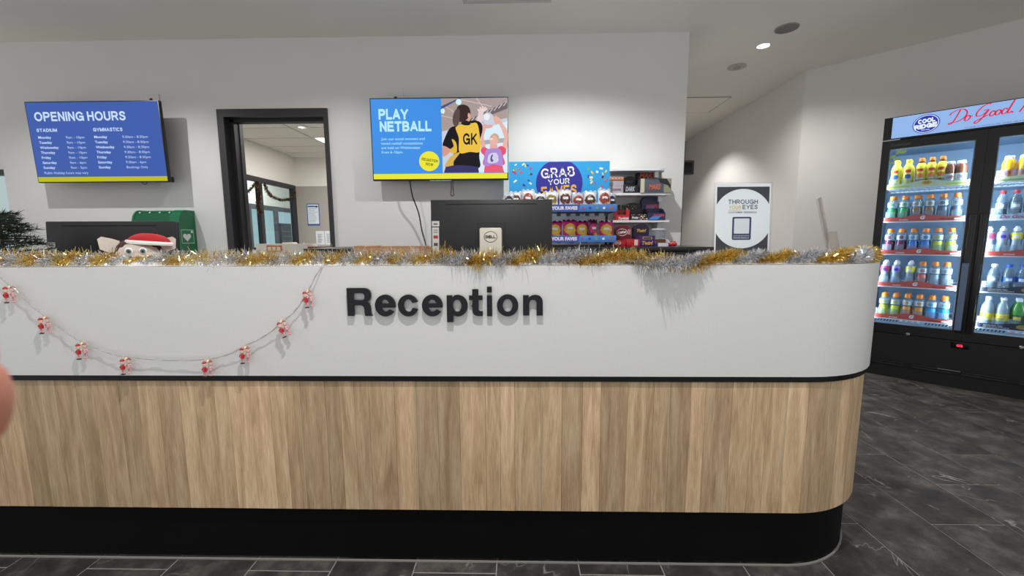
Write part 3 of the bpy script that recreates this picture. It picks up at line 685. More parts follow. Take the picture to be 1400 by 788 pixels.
# ------------------------------------------------------------------ monitors seen from behind
def monitor(label, x0, x1, ztop, y, tilt, yaw, brand):
    w = x1-x0; h = w*.60
    t = thing('monitor', label, 'monitor', ((x0+x1)/2, y, .741), rz=yaw, group='desk monitors seen from behind')
    M = Matrix.Translation((0, 0, ztop-.741)) @ Matrix.Rotation(tilt, 4, 'X') @ Matrix.Translation((0, 0, -h))
    MB().rbox(-w/2, w/2, .0, .028, 0, h, .004, M).obj('back_shell', MON, t)
    MB().rbox(-w/2+.001, w/2-.001, .026, .04, .001, h-.001, .003, M).obj('bezel', BLACK, t)
    MB().box(-w/2+.012, w/2-.012, .0395, .0405, .02, h-.012, M).obj('screen', emit('monitor_screen', (140, 160, 185), .6), t)
    MB().box(-w/2+.068, w/2-.07, -.0006, .0005, h-.022, h-.0185, M).obj('vent_slot', mat('slot_black', (4, 4, 4), .8), t)
    v = MB(); a = .062; zc = h*.5+.005
    for q in ((-a, -a+.0012, zc-a, zc+a-.01), (a-.0012, a, zc-a, zc+a-.01), (-a, a, zc+a-.0112, zc+a-.01)): v.box(q[0], q[1], -.0005, .0005, q[2], q[3], M)
    v.obj('plate_seam', mat('slot_black', (4, 4, 4), .8), t)
    # sticker column down the left edge
    st = MB(); st.flat(rrect(-w/2+.005, -w/2+.038, h-.118, h-.094, .001), -.0006, M).flat(rrect(-w/2+.005, -w/2+.036, h-.25, h-.122, .001), -.0006, M)
    st = st.obj('sticker', mat('sticker_grey', (196, 194, 190), .6), t)
    k = MB(); 
    for zz, hh in ((h-.11, .006), (h-.136, .003), (h-.145, .003), (h-.205, .014), (h-.232, .003), (h-.24, .003)): k.box(-w/2+.012, -w/2+.03, -.001, -.0007, zz, zz+hh, M)
    k.obj('print_line', mat('sticker_ink', (70, 70, 72), .6), st)
    MB().box(-w/2+.011, -w/2+.031, -.001, -.0007, h-.172, h-.158, M).obj('red_mark', mat('sticker_red', (170, 50, 45), .6), st)
    if brand:
        COLM = mat('stand_cream', (206, 200, 186), .35)
        MB().rbox(-.049, .049, -.05, -.001, -.1, h-.128, .008, M).obj('stand_neck', COLM, t)
        bz = h-.168; lo = MB(); e1 = ellipse(0, bz, .0295, .0245, 30); e2 = ellipse(0, bz, .0268, .0218, 30)
        lo.add([(x, -.0506, z) for x, z in e1]+[(x, -.0506, z) for x, z in e2], [(i, (i+1) % 30, 30+(i+1) % 30, 30+i) for i in range(30)], M)
        lo.obj('logo_ring', mat('logo_ink', (40, 40, 42), .5), t)
        heading('DELL', mat('logo_ink', (40, 40, 42), .5), t, -.022, bz-.0065, .044, .013, -.0507, .28, M=M)
    else:
        MB().rbox(-.045, .045, -.04, -.001, -.06, h-.17, .008, M).obj('stand_neck', BLACK, t)
    MB().rbox(-.12, .12, -.10, .10, 0, .014, .005).obj('stand_base', mat('stand_cream', (206, 200, 186), .35) if brand else BLACK, t)
    return t
monitor('black monitor with a cream stand seen from behind, in front of the snack stand', -.400, .141, 1.293, 1.85, R(-3), 0, True)
monitor('black monitor seen from behind, in front of the green defibrillator cabinet', -2.125, -1.575, 1.206, 1.83, R(-4), R(4), False)

# ------------------------------------------------------------------ plush toy with a festive hat peeking over the tinsel
FUR = mat('plush_beige', (214, 200, 190), .95, noise=.06, nscale=120); FURB = mat('plush_brown', (74, 46, 42), .95, noise=.15, nscale=150)
pl = thing('plush_toy', 'beige plush toy with big ears and a red festive hat behind the tinsel', 'toy', (-1.585, 1.68, .753), rz=R(38))
MB().lathe([(0, -.0115), (.06, -.0115), (.06, 0)], 18).obj('seat_pad', FUR, pl)
bd = MB(); bd.lathe([(0, 0), (.07, .004), (.085, .05), (.075, .12), (.052, .19), (.045, .22)], 20).obj('body', mat('plush_red_coat', (170, 30, 36), .95), pl)
hd = MB().ell((0, 0, .305), (.075, .068, .068), 22, 14).ell((.0, -.062, .292), (.03, .03, .024), 14, 9).obj('head', FUR, pl)
MB().ell((0, .008, .318), (.0775, .066, .062), 22, 14).obj('brown_hair', FURB, pl)
MB().ell((0, -.012, .322), (.06, .062, .04), 18, 10).ell((0, -.022, .30), (.064, .056, .045), 18, 10).obj('face', FUR, hd)
for sx in (-1, 1):
    e = MB(); pts = [(0, -.03), (.03, -.034), (.058, -.02), (.062, .02), (.05, .03), (.02, .022), (-.005, .012)]
    pts = [(sx*(.062+p[0]*.95), .352+p[1]) for p in pts]
    if sx < 0: pts = pts[::-1]
    e.prism(pts, -.007, .007).obj('ear', FUR, pl)
    MB().ell((sx*.021-.004, -.078, .325), (.0125, .006, .0135), 14, 9).obj('eye_white', mat('eye_white', (236, 234, 230), .3), hd)
    MB().ell((sx*.021-.004, -.082, .324), (.0085, .005, .0095), 12, 8).obj('iris', mat('eye_grey', (96, 110, 112), .25), hd)
    MB().ell((sx*.021-.004, -.0855, .324), (.004, .003, .0045), 10, 6).obj('pupil', mat('eye_black', (12, 12, 12), .2), hd)
    MB().ell((sx*.09, -.03, .1), (.03, .03, .07), 12, 8).obj('arm', mat('plush_red_coat', (170, 30, 36), .95), pl)
    MB().ell((sx*.045, -.08, .03), (.032, .07, .03), 12, 8).obj('leg', FUR, pl)
MB().lathe([(.074, .355), (.071, .365), (.062, .378), (.046, .389), (.024, .396), (0, .397)], 22, Matrix.Translation((.004, 0, -.0)) @ Matrix.Rotation(R(5), 4, 'Y')).obj('hat', mat('festive_red', (172, 16, 26), .85), pl)
b_ = MB(); b_.lathe([(.070, .349), (.077, .350), (.079, .357), (.076, .364), (.070, .365)], 24, Matrix.Translation((.004, 0, 0)) @ Matrix.Rotation(R(5), 4, 'Y'), cap=False)
b_.obj('hat_brim', mat('festive_white', (236, 232, 226), .9), pl)

# ------------------------------------------------------------------ small fir at the left edge
FIR = mat('fir_green', (44, 62, 44), .8, noise=.3, nscale=60)
ft = thing('potted_fir', 'small dark green potted fir at the left edge behind the tinsel', 'plant', (-2.09, 1.62, .741))
MB().lathe([(.055, 0), (.075, .12), (.08, .125), (.07, .125), (.065, .11)], 20).obj('pot', mat('pot_clay', (120, 84, 62), .8), ft)
MB().tube([(0, 0, .1), (.004, 0, .3), (0, .004, .52)], [.009, .006, .002], 7).obj('trunk', mat('fir_bark', (70, 54, 42), .9), ft)
rnd = random.Random(21); nd = MB(); tw = MB()
for k in range(64):
    h = .305+.185*(k/64); a = k*2.4; L = .165*(1-.72*(h-.3)/.2)
    p0 = Vector((0, 0, h)); d = Vector((math.cos(a), math.sin(a), rnd.uniform(-.1, .25)))
    pts = [p0+d*L*t+Vector((0, 0, -.008*t*t)) for t in (0, .35, .7, 1)]; tw.tube(pts, [.0025, .002, .0014, .0008], 5)
    for j in range(85):
        t = rnd.uniform(.12, 1); p = p0+d*L*t+Vector((0, 0, -.008*t*t))
        q = Vector((rnd.gauss(0, 1), rnd.gauss(0, 1), rnd.gauss(0, .7))).normalized()*rnd.uniform(.012, .028)+d*.012
        w = q.cross(Vector((rnd.random(), rnd.random(), rnd.random()))).normalized()*.0016
        nd.add([p-w, p+w, p+q+w*.3, p+q-w*.3], [(0, 1, 2, 3)])
tw.obj('branch', mat('fir_bark', (70, 54, 42), .9), ft); o = nd.obj('needles', FIR, ft, smooth=0); o['kind'] = 'stuff'
lf = thing('trailing_plant', 'single dark curved leaf rising beside the small fir, left of the left monitor', 'plant', (-1.94, 1.63, .741))
MB().lathe([(.04, 0), (.05, .09), (.052, .095), (.046, .095)], 18).obj('pot', mat('pot_white', (210, 208, 202), .5), lf)
st = spline([(0, 0, .08), (-.02, 0, .2), (-.06, 0, .31), (-.055, -.02, .335), (-.02, -.03, .325), (.01, -.035, .29)], 6)
vs = []; fs = []
for i, p in enumerate(st):
    w = .004+.012*max(0, math.sin(PI*max(0, (i-10))/(len(st)-11))) if i > 10 else .0025
    vs += [p+Vector((0, -w, .0)), p+Vector((0, 0, -.003)), p+Vector((0, w, 0)), p+Vector((0, 0, .003))]
for i in range(len(st)-1):
    for j in range(4): fs.append((4*i+j, 4*i+(j+1) % 4, 4*i+4+(j+1) % 4, 4*i+4+j))
MB().add(vs, fs).obj('leaf', mat('leaf_dark', (34, 44, 36), .5), lf)

# ------------------------------------------------------------------ wall: defibrillator cabinet
GRN = mat('cabinet_green', (22, 112, 72), .28); GRND = mat('cabinet_green_dark', (18, 92, 60), .3)
ae = thing('defibrillator_cabinet', 'green rounded defibrillator cabinet on the wall behind the left monitor', 'cabinet', (-3.05, YW-.002, .98))
pf = [(.0, 0), (-.16, 0), (-.17, .01), (-.17, .27)]+[(-.09-.08*math.cos(a), .27+.12*math.sin(a)) for a in [PI/2*i/9 for i in range(10)]][1:]+[(0, .39)]
def side_prism(prof, x0, x1):
    n = len(prof); vs = [(x0, y, z) for y, z in prof]+[(x1, y, z) for y, z in prof]
    return MB().add(vs, [tuple(range(n)), tuple(range(2*n-1, n-1, -1))]+[(i, (i+1) % n, n+(i+1) % n, n+i)[::-1] for i in range(n)])
side_prism(pf, -.19, .12).obj('body', GRND, ae)
pf2 = [(y-.004 if y < -.01 else y, z+(.004 if z > .2 else -.004)) for y, z in pf]
side_prism(pf2, .119, .2).obj('side_cheek', GRN, ae)
pf3 = [(y-.003 if y < -.01 else y, z+(.003 if z > .2 else -.003)) for y, z in pf]
side_prism(pf3, -.205, -.189).obj('side_cheek', GRN, ae)
for k in range(4):
    a = 1.0; MB().lathe([(.007, 0), (.0065, .003), (0, .004)], 12, Matrix.Translation((-.16+.085*k, -.09-.08*math.cos(a), .27+.12*math.sin(a))) @ Matrix.Rotation(R(55), 4, 'X')).obj('rivet', mat('rivet_pale', (200, 220, 208), .3), ae)
MB().rbox(-.10, .06, -.19, -.166, .10, .29, .008).obj('dark_window', BLACKG, ae)
SX = .2006
sg = MB().box(.2002, .2012, -.165, -.03, .11, .23).obj('sign_plate', mat('sign_green', (30, 128, 84), .4), ae)
hb = MB()
def side_flat(mb, poly, x): return mb.add([(x, y, z) for y, z in poly], [tuple(range(len(poly)))])
hp_ = [(-.105+.042*(16*math.sin(t)**3)/16, .165+.036*(13*math.cos(t)-5*math.cos(2*t)-2*math.cos(3*t)-math.cos(4*t))/15) for t in [2*PI*i/40 for i in range(40)]]
side_flat(hb, hp_, .2016)
hb.add([(.2016, y, z) for y, z in ((-.06, .20), (-.04, .20), (-.04, .22), (-.06, .22))], [(0, 1, 2, 3)])
for b in ((-.163, -.032, .112, .1155), (-.163, -.032, .2245, .228), (-.163, -.16, .112, .228), (-.035, -.032, .112, .228)): side_flat(hb, [(b[0], b[2]), (b[1], b[2]), (b[1], b[3]), (b[0], b[3])], .2016)
hb.obj('heart_symbol', mat('sign_white', (235, 238, 235), .5), sg, smooth=0)

# ------------------------------------------------------------------ wall screens
def bezel(mb, w, h, b, d0, d1):
    mb.box(-w/2, w/2, d0, d1, 0, h); return mb
TVB = mat('tv_black', (14, 14, 16), .35)
LBL = emit('screen_blue', (62, 92, 168), 1); LYE = emit('screen_olive', (188, 184, 24), 1); LTX = emit('screen_pale_text', (196, 216, 246), 1)
tv1 = thing('wall_screen', 'wall mounted screen with opening hours on dark blue, left of the doorway', 'television', (-3.468, 3.42, 1.60), rx=R(2.01))
TW, TH_ = 1.11, .641
MB().rbox(-TW/2, TW/2, 0, .03, 0, TH_, .003).obj('housing', TVB, tv1)
MB().rbox(-.3, .3, .028, .06, .08, .45, .006).obj('rear_hump', TVB, tv1)
MB().box(-.08, .08, .06, .13, .2, .36).obj('bracket_arm', STEEL, tv1)
MB().rbox(.40, .52, .025, .10, .005, .05, .004).obj('rear_box', TVB, tv1)
sc1 = MB().box(-TW/2+.008, TW/2-.008, -.001, .002, .008, TH_-.008).obj('screen', LBL, tv1)
MB().box(-TW/2+.008, TW/2-.008, -.0016, -.0008, .008, .046).obj('yellow_band', LYE, sc1)
def t1(s, x0, x1, ybase, h, b): return text(s, LTX, sc1, -TW/2+x0, TH_-ybase, x1-x0, h, -.0014, b)
def t1h(s, x0, x1, yb, h, t): return heading(s, LTX, sc1, -TW/2+x0, TH_-yb, x1-x0, h, -.0014, t)
t1h('OPENING HOURS', .066, .824, .153, .072, .2)
t1h('STADIUM', .065, .236, .236, .026, .2); t1h('GYMNASTICS', .538, .783, .236, .028, .2)
DAYS = ['Monday', 'Tuesday', 'Wednesday', 'Thursday', 'Friday', 'Saturday', 'Sunday']; WID = [.109, .108, .157, .121, .079, .12, .1]
S1 = ['9am - 10pm']*5+['9am - 6pm', '9am - 5pm']; S2 = ['9:30am - 8:30pm']*5+['9:30am - 6pm', 'Bookings Only']
for i in range(7):
    yb = .290+.0399*i; dsc = i not in (5,)
    hh = .027 if DAYS[i][-1] == 'y' else .021
    t1(DAYS[i], .069, .069+WID[i], yb+.006, hh, .02); t1(DAYS[i], .538, .538+WID[i], yb+.006, hh, .02)
    t1(S1[i], .300, .455 if i < 5 else .436, yb+.006, .025, -.004)
    t1(S2[i], .773, .985 if i < 5 else (.942 if i == 5 else .952), yb+.006, .025 , -.004)
t1('Public Holiday hours may vary', .07, .441, .578, .026, -.004)
c_ = MB(); c_.tube(spline([(.30, .03, .004), (.31, .03, -.012), (.33, .03, -.014), (.345, .03, .004)], 6), .003, 6); c_.obj('cable_loop', RUBBER, tv1)

tv2 = thing('wall_screen', 'wall mounted screen with a netball advert on bright blue, above the snack stand', 'television', (-.658, 3.45, 1.600))
TW2, TH2 = 1.122, .653
MB().rbox(-TW2/2, TW2/2, 0, .03, 0, TH2, .003).obj('housing', TVB, tv2)
MB().rbox(-.3, .3, .028, .06, .08, .45, .006).obj('rear_hump', TVB, tv2)
MB().box(-.08, .08, .06, .127, .2, .36).obj('bracket_arm', STEEL, tv2)
MB().rbox(-.09, .09, .0, .02, -.006, .002, .002).obj('brand_plate', mat('plate_grey', (120, 150, 158), .4), tv2)
sc2 = MB().box(-TW2/2+.008, TW2/2-.008, -.001, .002, .012, TH2-.008).obj('screen', emit('screen_bright_blue', (64, 142, 226), 1), tv2)
MB().box(-TW2/2+.008, TW2/2-.008, -.0016, -.0008, .012, .054).obj('yellow_band', emit('screen_yellow', (232, 226, 52), 1), sc2)
# coordinates of the advert: u, v in 0..1 of the housing
def uv(u, v): return (-TW2/2+u*TW2, TH2-v*TH2)
def t2(s, m, u0, u1, v0, v1, b, rot=0):
    x0, z0 = uv(u0, v1); x1, z1 = uv(u1, v0); return text(s, m, sc2, x0, z0, x1-x0, z1-z0, -.0022, b, rot=rot)
PAL = emit('screen_cyan_text', (182, 232, 252), 1); INK = emit('screen_ink', (40, 40, 40), 1)
def t2h(s, m, u0, u1, v0, v1, t, rot=0):
    x0, z0 = uv(u0, v1); x1, z1 = uv(u1, v0); return heading(s, m, sc2, x0, z0, x1-x0, z1-z0, -.0022, t, rot=rot)
t2h('PLAY', PAL, .062, .28, .13, .258, .24); t2h('NETBALL', PAL, .066, .444, .277, .402, .24)
for i, (s_, e) in enumerate((('Join our social womens and', .392), ('mixed netball competitions', .378), ('are held on Wednesdays', .357), ('from 6-10pm.', .231))):
    t2(s_, PAL, .073, e, .474+.0535*i, .516+.0535*i, .004)
x, z = uv(.421, .765); MB().flat(ellipse(x, z, .0835, .079, 40), -.0012).obj('yellow_roundel', emit('screen_yellow', (232, 226, 52), 1), sc2)
t2h('REGISTER', INK, .366, .486, .735, .768, .17, R(-9)); t2h('NOW', INK, .395, .45, .785, .82, .17, R(-9))
# the advert's picture: flat shapes on the screen, in order from back to front
PX0, PX1 = .5185, .9955
def pm(x, y):       # position in the picture (0..565 across, 0..650 down) to the screen
    return (-TW2/2+(PX0+(PX1-PX0)*(x-90)/565)*TW2, TH2-(.013+.899*(y-58)/648)*TH2)
layer = [0]
def shape(name, rgb, poly, closed=True):
    layer[0] += 1; pts = [pm(*p) for p in poly]
    a = sum(pts[i][0]*pts[(i+1) % len(pts)][1]-pts[(i+1) % len(pts)][0]*pts[i][1] for i in range(len(pts)))
    if a < 0: pts = pts[::-1]
    return MB().flat(pts, -.0011-.00012*layer[0]).obj(name, emit('pic_%d_%d_%d' % rgb, rgb, 1), sc2, smooth=0)
def strip(name, rgb, p, q, w):
    dx, dy = q[0]-p[0], q[1]-p[1]; L = math.hypot(dx, dy); nx, ny = -dy/L*w, dx/L*w
    return shape(name, rgb, [(p[0]+nx, p[1]+ny), (q[0]+nx, q[1]+ny), (q[0]-nx, q[1]-ny), (p[0]-nx, p[1]-ny)])
def sm(pts, n=5):
    P = [Vector((p[0], p[1], 0)) for p in pts]; P = [P[-1]]+P+[P[0], P[1]]; out = []
    for i in range(1, len(P)-2):
        a, b, c, d = P[i-1], P[i], P[i+1], P[i+2]
        for j in range(n):
            t = j/n; v = .5*((2*b)+(c-a)*t+(2*a-5*b+4*c-d)*t*t+(3*b-a-3*c+d)*t**3); out.append((v.x, v.y))
    return out
def el(x, y, a, b): return [(p[0], p[1]) for p in ellipse(x, y, a, b, 26)]
shape('picture_hall', (168, 152, 148), [(90, 58), (655, 58), (655, 706), (90, 706)])
shape('picture_wall', (196, 204, 216), [(90, 340), (655, 230), (655, 706), (90, 706)])
shape('picture_window', (214, 232, 244), [(420, 330), (655, 260), (655, 706), (400, 706)])
shape('picture_beam', (72, 84, 132), [(90, 125), (240, 58), (262, 58), (90, 150)])
shape('picture_truss', (108, 98, 104), [(330, 240), (655, 88), (655, 150), (330, 275)])
for i in range(8): strip('picture_strut', (196, 188, 188), (340+40*i, 262-19*i), (372+40*i, 222-19*i), 4)
for p, q in (((260, 70), (520, 130)), ((130, 130), (250, 210)), ((390, 58), (470, 170)), ((90, 205), (330, 265))): strip('picture_rafter', (206, 194, 190), p, q, 3)
shape('picture_lamp', (206, 238, 248), el(240, 90, 24, 26)); shape('picture_lamp', (206, 238, 248), el(103, 167, 18, 22))
shape('picture_bench', (170, 168, 172), [(420, 425), (655, 400), (655, 440), (420, 462)])
# second player, in pink with a lilac bib
shape('picture_forearm', (222, 172, 160), sm([(425, 470), (432, 330), (455, 270), (485, 250), (470, 320), (450, 400), (470, 500), (440, 505)]))
shape('picture_forearm', (226, 176, 164), sm([(545, 235), (580, 225), (615, 280), (655, 350), (655, 460), (640, 510), (605, 500), (625, 400), (590, 300)]))
shape('picture_pink_shirt', (226, 84, 110), sm([(425, 500), (450, 480), (500, 500), (560, 490), (600, 472), (640, 500), (635, 540), (615, 560), (620, 640), (450, 640), (452, 560), (428, 530)]))
shape('picture_neck', (224, 170, 158), [(505, 440), (562, 440), (572, 500), (500, 500)])
shape('picture_lilac_bib', (170, 136, 208), sm([(470, 505), (510, 495), (560, 492), (596, 510), (612, 590), (608, 645), (530, 632), (455, 650), (456, 560)]))
shape('picture_bib_patch', (206, 204, 228), sm([(495, 545), (560, 535), (570, 610), (485, 618)]))
shape('picture_bib_letter', (96, 86, 132), sm([(512, 555), (528, 548), (520, 580), (532, 600), (515, 612), (505, 590)]))
shape('picture_pink_skirt', (226, 92, 120), [(455, 648), (608, 646), (624, 706), (448, 706)])
shape('picture_head', (224, 176, 164), sm([(505, 395), (535, 368), (570, 385), (574, 430), (545, 465), (510, 450), (498, 425)]))
shape('picture_hair', (200, 168, 140), sm([(512, 382), (545, 362), (578, 385), (580, 430), (568, 410), (548, 382)]))
shape('picture_smile', (246, 240, 236), el(517, 412, 13, 5)); strip('picture_brow', (120, 84, 76), (508, 393), (526, 390), 2)
# ball and hands
shape('picture_ball', (202, 204, 216), el(488, 237, 50, 53)); shape('picture_ball_shine', (232, 234, 240), el(478, 222, 26, 28))
shape('picture_fingers', (220, 168, 156), sm([(450, 285), (480, 292), (515, 288), (530, 300), (505, 318), (465, 316)]))
shape('picture_fingers', (222, 172, 160), sm([(535, 228), (560, 212), (575, 240), (590, 270), (560, 285), (542, 265)]))
# first player, seen from behind, black shirt and yellow bib with GK
shape('picture_raised_arm', (226, 204, 208), sm([(385, 270), (405, 200), (412, 172), (438, 170), (450, 190), (432, 290), (405, 300)]))
for a, b in (((412, 175), (403, 152)), ((420, 170), (425, 135)), ((430, 168), (450, 130)), ((437, 170), (472, 137)), ((442, 178), (482, 150))): strip('picture_finger', (230, 210, 212), a, b, 6)
shape('picture_black_shirt', (26, 24, 30), sm([(165, 312), (240, 290), (330, 255), (400, 255), (436, 285), (440, 340), (420, 420), (410, 560), (395, 670), (120, 670), (190, 540), (160, 495), (97, 470), (115, 400)]))
shape('picture_elbow', (208, 152, 136), sm([(97, 470), (160, 498), (150, 530), (97, 560)]))
shape('picture_yellow_hem', (222, 178, 62), sm([(175, 410), (212, 440), (215, 525), (170, 530), (160, 500), (190, 470)]))
shape('picture_yellow_hem', (212, 172, 82), sm([(165, 560), (245, 525), (190, 600), (180, 645), (112, 645)]))
shape('picture_yellow_bib', (232, 190, 66), sm([(210, 310), (260, 285), (345, 275), (392, 275), (412, 350), (418, 515), (330, 522), (240, 528), (236, 400)], 4))
shape('picture_blue_skirt', (58, 54, 104), [(118, 652), (180, 640), (250, 638), (330, 644), (398, 655), (406, 705), (100, 705)])
shape('picture_neck', (214, 160, 140), sm([(275, 220), (335, 205), (338, 238), (320, 262), (285, 262)]))
shape('picture_collar', (30, 28, 32), sm([(258, 270), (300, 250), (335, 268), (330, 290), (280, 290)]))
shape('picture_dark_hair', (58, 42, 42), sm([(225, 140), (270, 114), (320, 130), (340, 175), (330, 215), (290, 255), (245, 260), (228, 210)]))
shape('picture_ponytail', (92, 74, 72), sm([(218, 155), (245, 150), (248, 200), (240, 270), (215, 305), (192, 280), (186, 235), (198, 185)]))
shape('picture_cheek', (220, 168, 150), el(326, 208, 10, 22))
x, z = pm(272, 460); x2, z2 = pm(395, 360)
layer[0] += 2; heading('GK', emit('pic_26_24_30', (26, 24, 30), 1), sc2, x, z, x2-x, z2-z, -.0011-.00012*layer[0]-.0002, .19)
MB().tube(spline([(-.26, .02, .0), (-.245, .03, -.12), (-.205, .06, -.26), (-.19, .09, -.40), (-.17, .10, -.49), (-.155, .10, -.56)], 6), .0055, 7).obj('power_cable', RUBBER, tv2)
MB().tube(spline([(.085, .02, .0), (.085, .02, -.05), (.08, .02, -.115), (.092, .02, -.125), (.103, .02, -.115), (.098, .02, -.05), (.098, .02, .0)], 6), .0032, 6).obj('cable_loop', RUBBER, tv2)
def plate(label, x, z, w, h):
    t = thing('wall_plate', label, 'outlet', (x, YW-.001, z))
    MB().rbox(-w/2, w/2, -.010, 0, -h/2, h/2, .003).obj('plate', mat('outlet_white', (222, 220, 216), .4), t)
    MB().rbox(-.012, .012, -.016, -.009, -.012, .012, .003).obj('socket', mat('outlet_black', (40, 40, 42), .4), t)
plate('white wall plate half hidden behind the top of the netball screen', -1.04, 2.29, .13, .1)
plate('white wall plate half hidden behind the top of the opening hours screen', -3.12, 2.30, .13, .09)

def at(px, py, Y):
    d = _fw*560.15+_r2*(px-700)-_u2*(py-394)
    return Vector((0, 0, CAM_H))+d*(Y/d.y)

# ------------------------------------------------------------------ things in the office doorway
cb = thing('low_cupboard', 'low white cupboard just inside the office doorway', 'cupboard', (-2.52, 4.5, 0))
MB().rbox(-.45, .95, 0, .4, .06, .955, .004).obj('body', mat('cupboard_white', (222, 220, 214), .5), cb)
MB().box(-.43, .93, .03, .38, 0, .06).obj('plinth', BLACK, cb)
for k in range(3): 
    dd = MB().rbox(-.445+.463*k, .012+.463*k, -.018, -.001, .08, .93, .002).obj('door', mat('cupboard_door', (226, 224, 219), .5), cb)
    MB().tube([(-.06+.463*k, -.03, .78), (-.06+.463*k, -.03, .88)], .004, 6).obj('handle', STEEL, dd)
wx = thing('document_tray', 'white tray with raised rim on the low cupboard in the office doorway', 'tray', (-2.70, 4.52, .956))
t_ = MB(); t_.box(-.24, .33, 0, .006, 0, .118).box(-.24, .33, .24, .246, 0, .118).box(-.24, -.234, .006, .24, 0, .118).box(.324, .33, .006, .24, 0, .118).box(-.234, .324, .006, .24, 0, .005)
t_.obj('tray_body', mat('tray_white', (224, 222, 217), .35), wx)
MB().box(-.12, .05, -.003, -.001, .03, .10).obj('red_label', mat('label_red', (188, 92, 72), .6), wx)
k_ = MB()
for k in range(3): k_.box(-.108+.052*k, -.07+.052*k, -.0045, -.003, .04, .085)
k_.obj('label_panel', mat('label_cream', (232, 222, 208), .6), wx)
rl = thing('paper_roll_stack', 'cream stack of folded paper in front of the white tray in the doorway', 'paper', (-2.615, 4.62, .9615))
for k in range(6): MB().rbox(-.06+.002*(k % 2), .06, -.05, .05, .021*k, .0205+.021*k, .004).obj('fold', mat('paper_cream', (230, 220, 196), .8), rl)
for i, (x, w, h, c, nm) in enumerate(((-2.27, .10, .085, (170, 84, 58), 'rust red box of supplies on the low cupboard, nearest the right door jamb'), (-2.35, .03, .12, (226, 226, 222), 'thin white upright bottle on the low cupboard in the doorway'))):
    if i == 0:
        b = thing('supply_box', nm, 'box', (x, 4.6, .956)); MB().rbox(-w, w, -.06, .06, 0, h*.7, .003).obj('box_body', mat('rust_card', c, .7), b)
        MB().rbox(-w-.002, w+.002, -.062, .062, h*.7, h, .003).obj('box_lid', mat('rust_dark', (96, 52, 46), .7), b)
    else:
        b = thing('spray_bottle', nm, 'bottle', (x-.07, 4.56, .956)); MB().lathe([(.012, 0), (.013, .005), (.013, .1), (.006, .112)], 14).obj('body', WHITE, b); MB().lathe([(.007, .111), (.007, .13), (0, .131)], 12).obj('cap', WHITE, b)
def notice(name, label, x0, x1, z0, z1, y, c, border=None, lines=0, ink=(120, 128, 140)):
    t = thing(name, label, 'notice', ((x0+x1)/2, y, z0)); w, h = x1-x0, z1-z0
    base = MB().box(-w/2, w/2, -.002, 0, 0, h).obj('sheet', mat('sheet_border_%d' % border[0], border, .6) if border else mat('sheet_white', (226, 230, 234), .6), t)
    if border:
        MB().box(-w/2+.014, w/2-.014, -.003, -.002, .03, h-.014).obj('panel', mat('sheet_white', (226, 230, 234), .6), t)
        MB().box(-w/2+.02, w/2-.07, -.004, -.003, h-.06, h-.035).obj('heading', mat('sheet_border_%d' % border[0], border, .6), t)
        MB().flat(ellipse(w/2-.045, h-.05, .025, .016, 16), -.004).obj('emblem', mat('emblem_dark', (44, 62, 58), .6), t)
    m = MB()
    for k in range(lines):
        zz = h*.78-k*h*.68/lines; rr_ = random.Random(k)
        m.box(-w/2+.03, -w/2+.03+(w-.06)*rr_.uniform(.6, 1), -.0042, -.003 if border else -.002, zz-.006, zz)
    m.obj('print_line', mat('ink_%d' % ink[0], ink, .7), t)
    return t
notice('notice_poster', 'blue bordered printed poster on the grey office wall seen through the doorway', -3.634, -3.42, 1.355, 1.725, YO-.006, None, (52, 92, 160), 9, (130, 150, 185))
notice('notice_sheet', 'white sheet on the grey office wall below the poster, left of two', -3.505, -3.36, 1.03, 1.265, YO-.006, None, None, 9)
notice('notice_sheet', 'white sheet on the grey office wall beside the right door jamb', -3.35, -3.2, 1.03, 1.265, YO-.006, None, None, 8)
# dark tinsel on the office window
def dark_garland(label, pts, seed):
    rnd = random.Random(seed); g = thing('window_garland', label, 'tinsel', (0, 0, 0)); P = spline(pts, 14); m = MB()
    for i in range(len(P)-1):
        for j in range(14):
            p = P[i].lerp(P[i+1], rnd.random()); d = Vector((rnd.gauss(0, 1), rnd.gauss(0, 1), rnd.gauss(0, 1))).normalized()*rnd.uniform(.02, .04)
            w = d.cross(Vector((rnd.random(), rnd.random(), rnd.random()))).normalized()*.004
            m.add([p-w, p+w, p+d+w, p+d-w], [(0, 1, 2, 3)])
    o = m.obj('fringe', mat('tinsel_brown', (112, 84, 66), .35, .6, noise=.4, nscale=40), g, smooth=0); o['kind'] = 'stuff'
    MB().tube(P, .004, 5).obj('core_wire', mat('tinsel_brown', (112, 84, 66), .35, .6), g)
XG = XO+.05
dark_garland('dark brown tinsel swagged along the top of the office window, right pane', [(XG, 6.07, 1.93), (XG, 6.17, 1.80), (XG, 6.4, 1.74), (XG, 6.62, 1.755), (XG, 6.78, 1.80), (XG, 6.88, 1.90)], 3)
dark_garland('dark brown tinsel hanging over the office window left pane beside the mullion', [(XG, 5.55, 1.72), (XG, 5.72, 1.80), (XG, 5.9, 1.92), (XG, 5.93, 1.75), (XG, 5.88, 1.62), (XG, 5.93, 1.5)], 4)

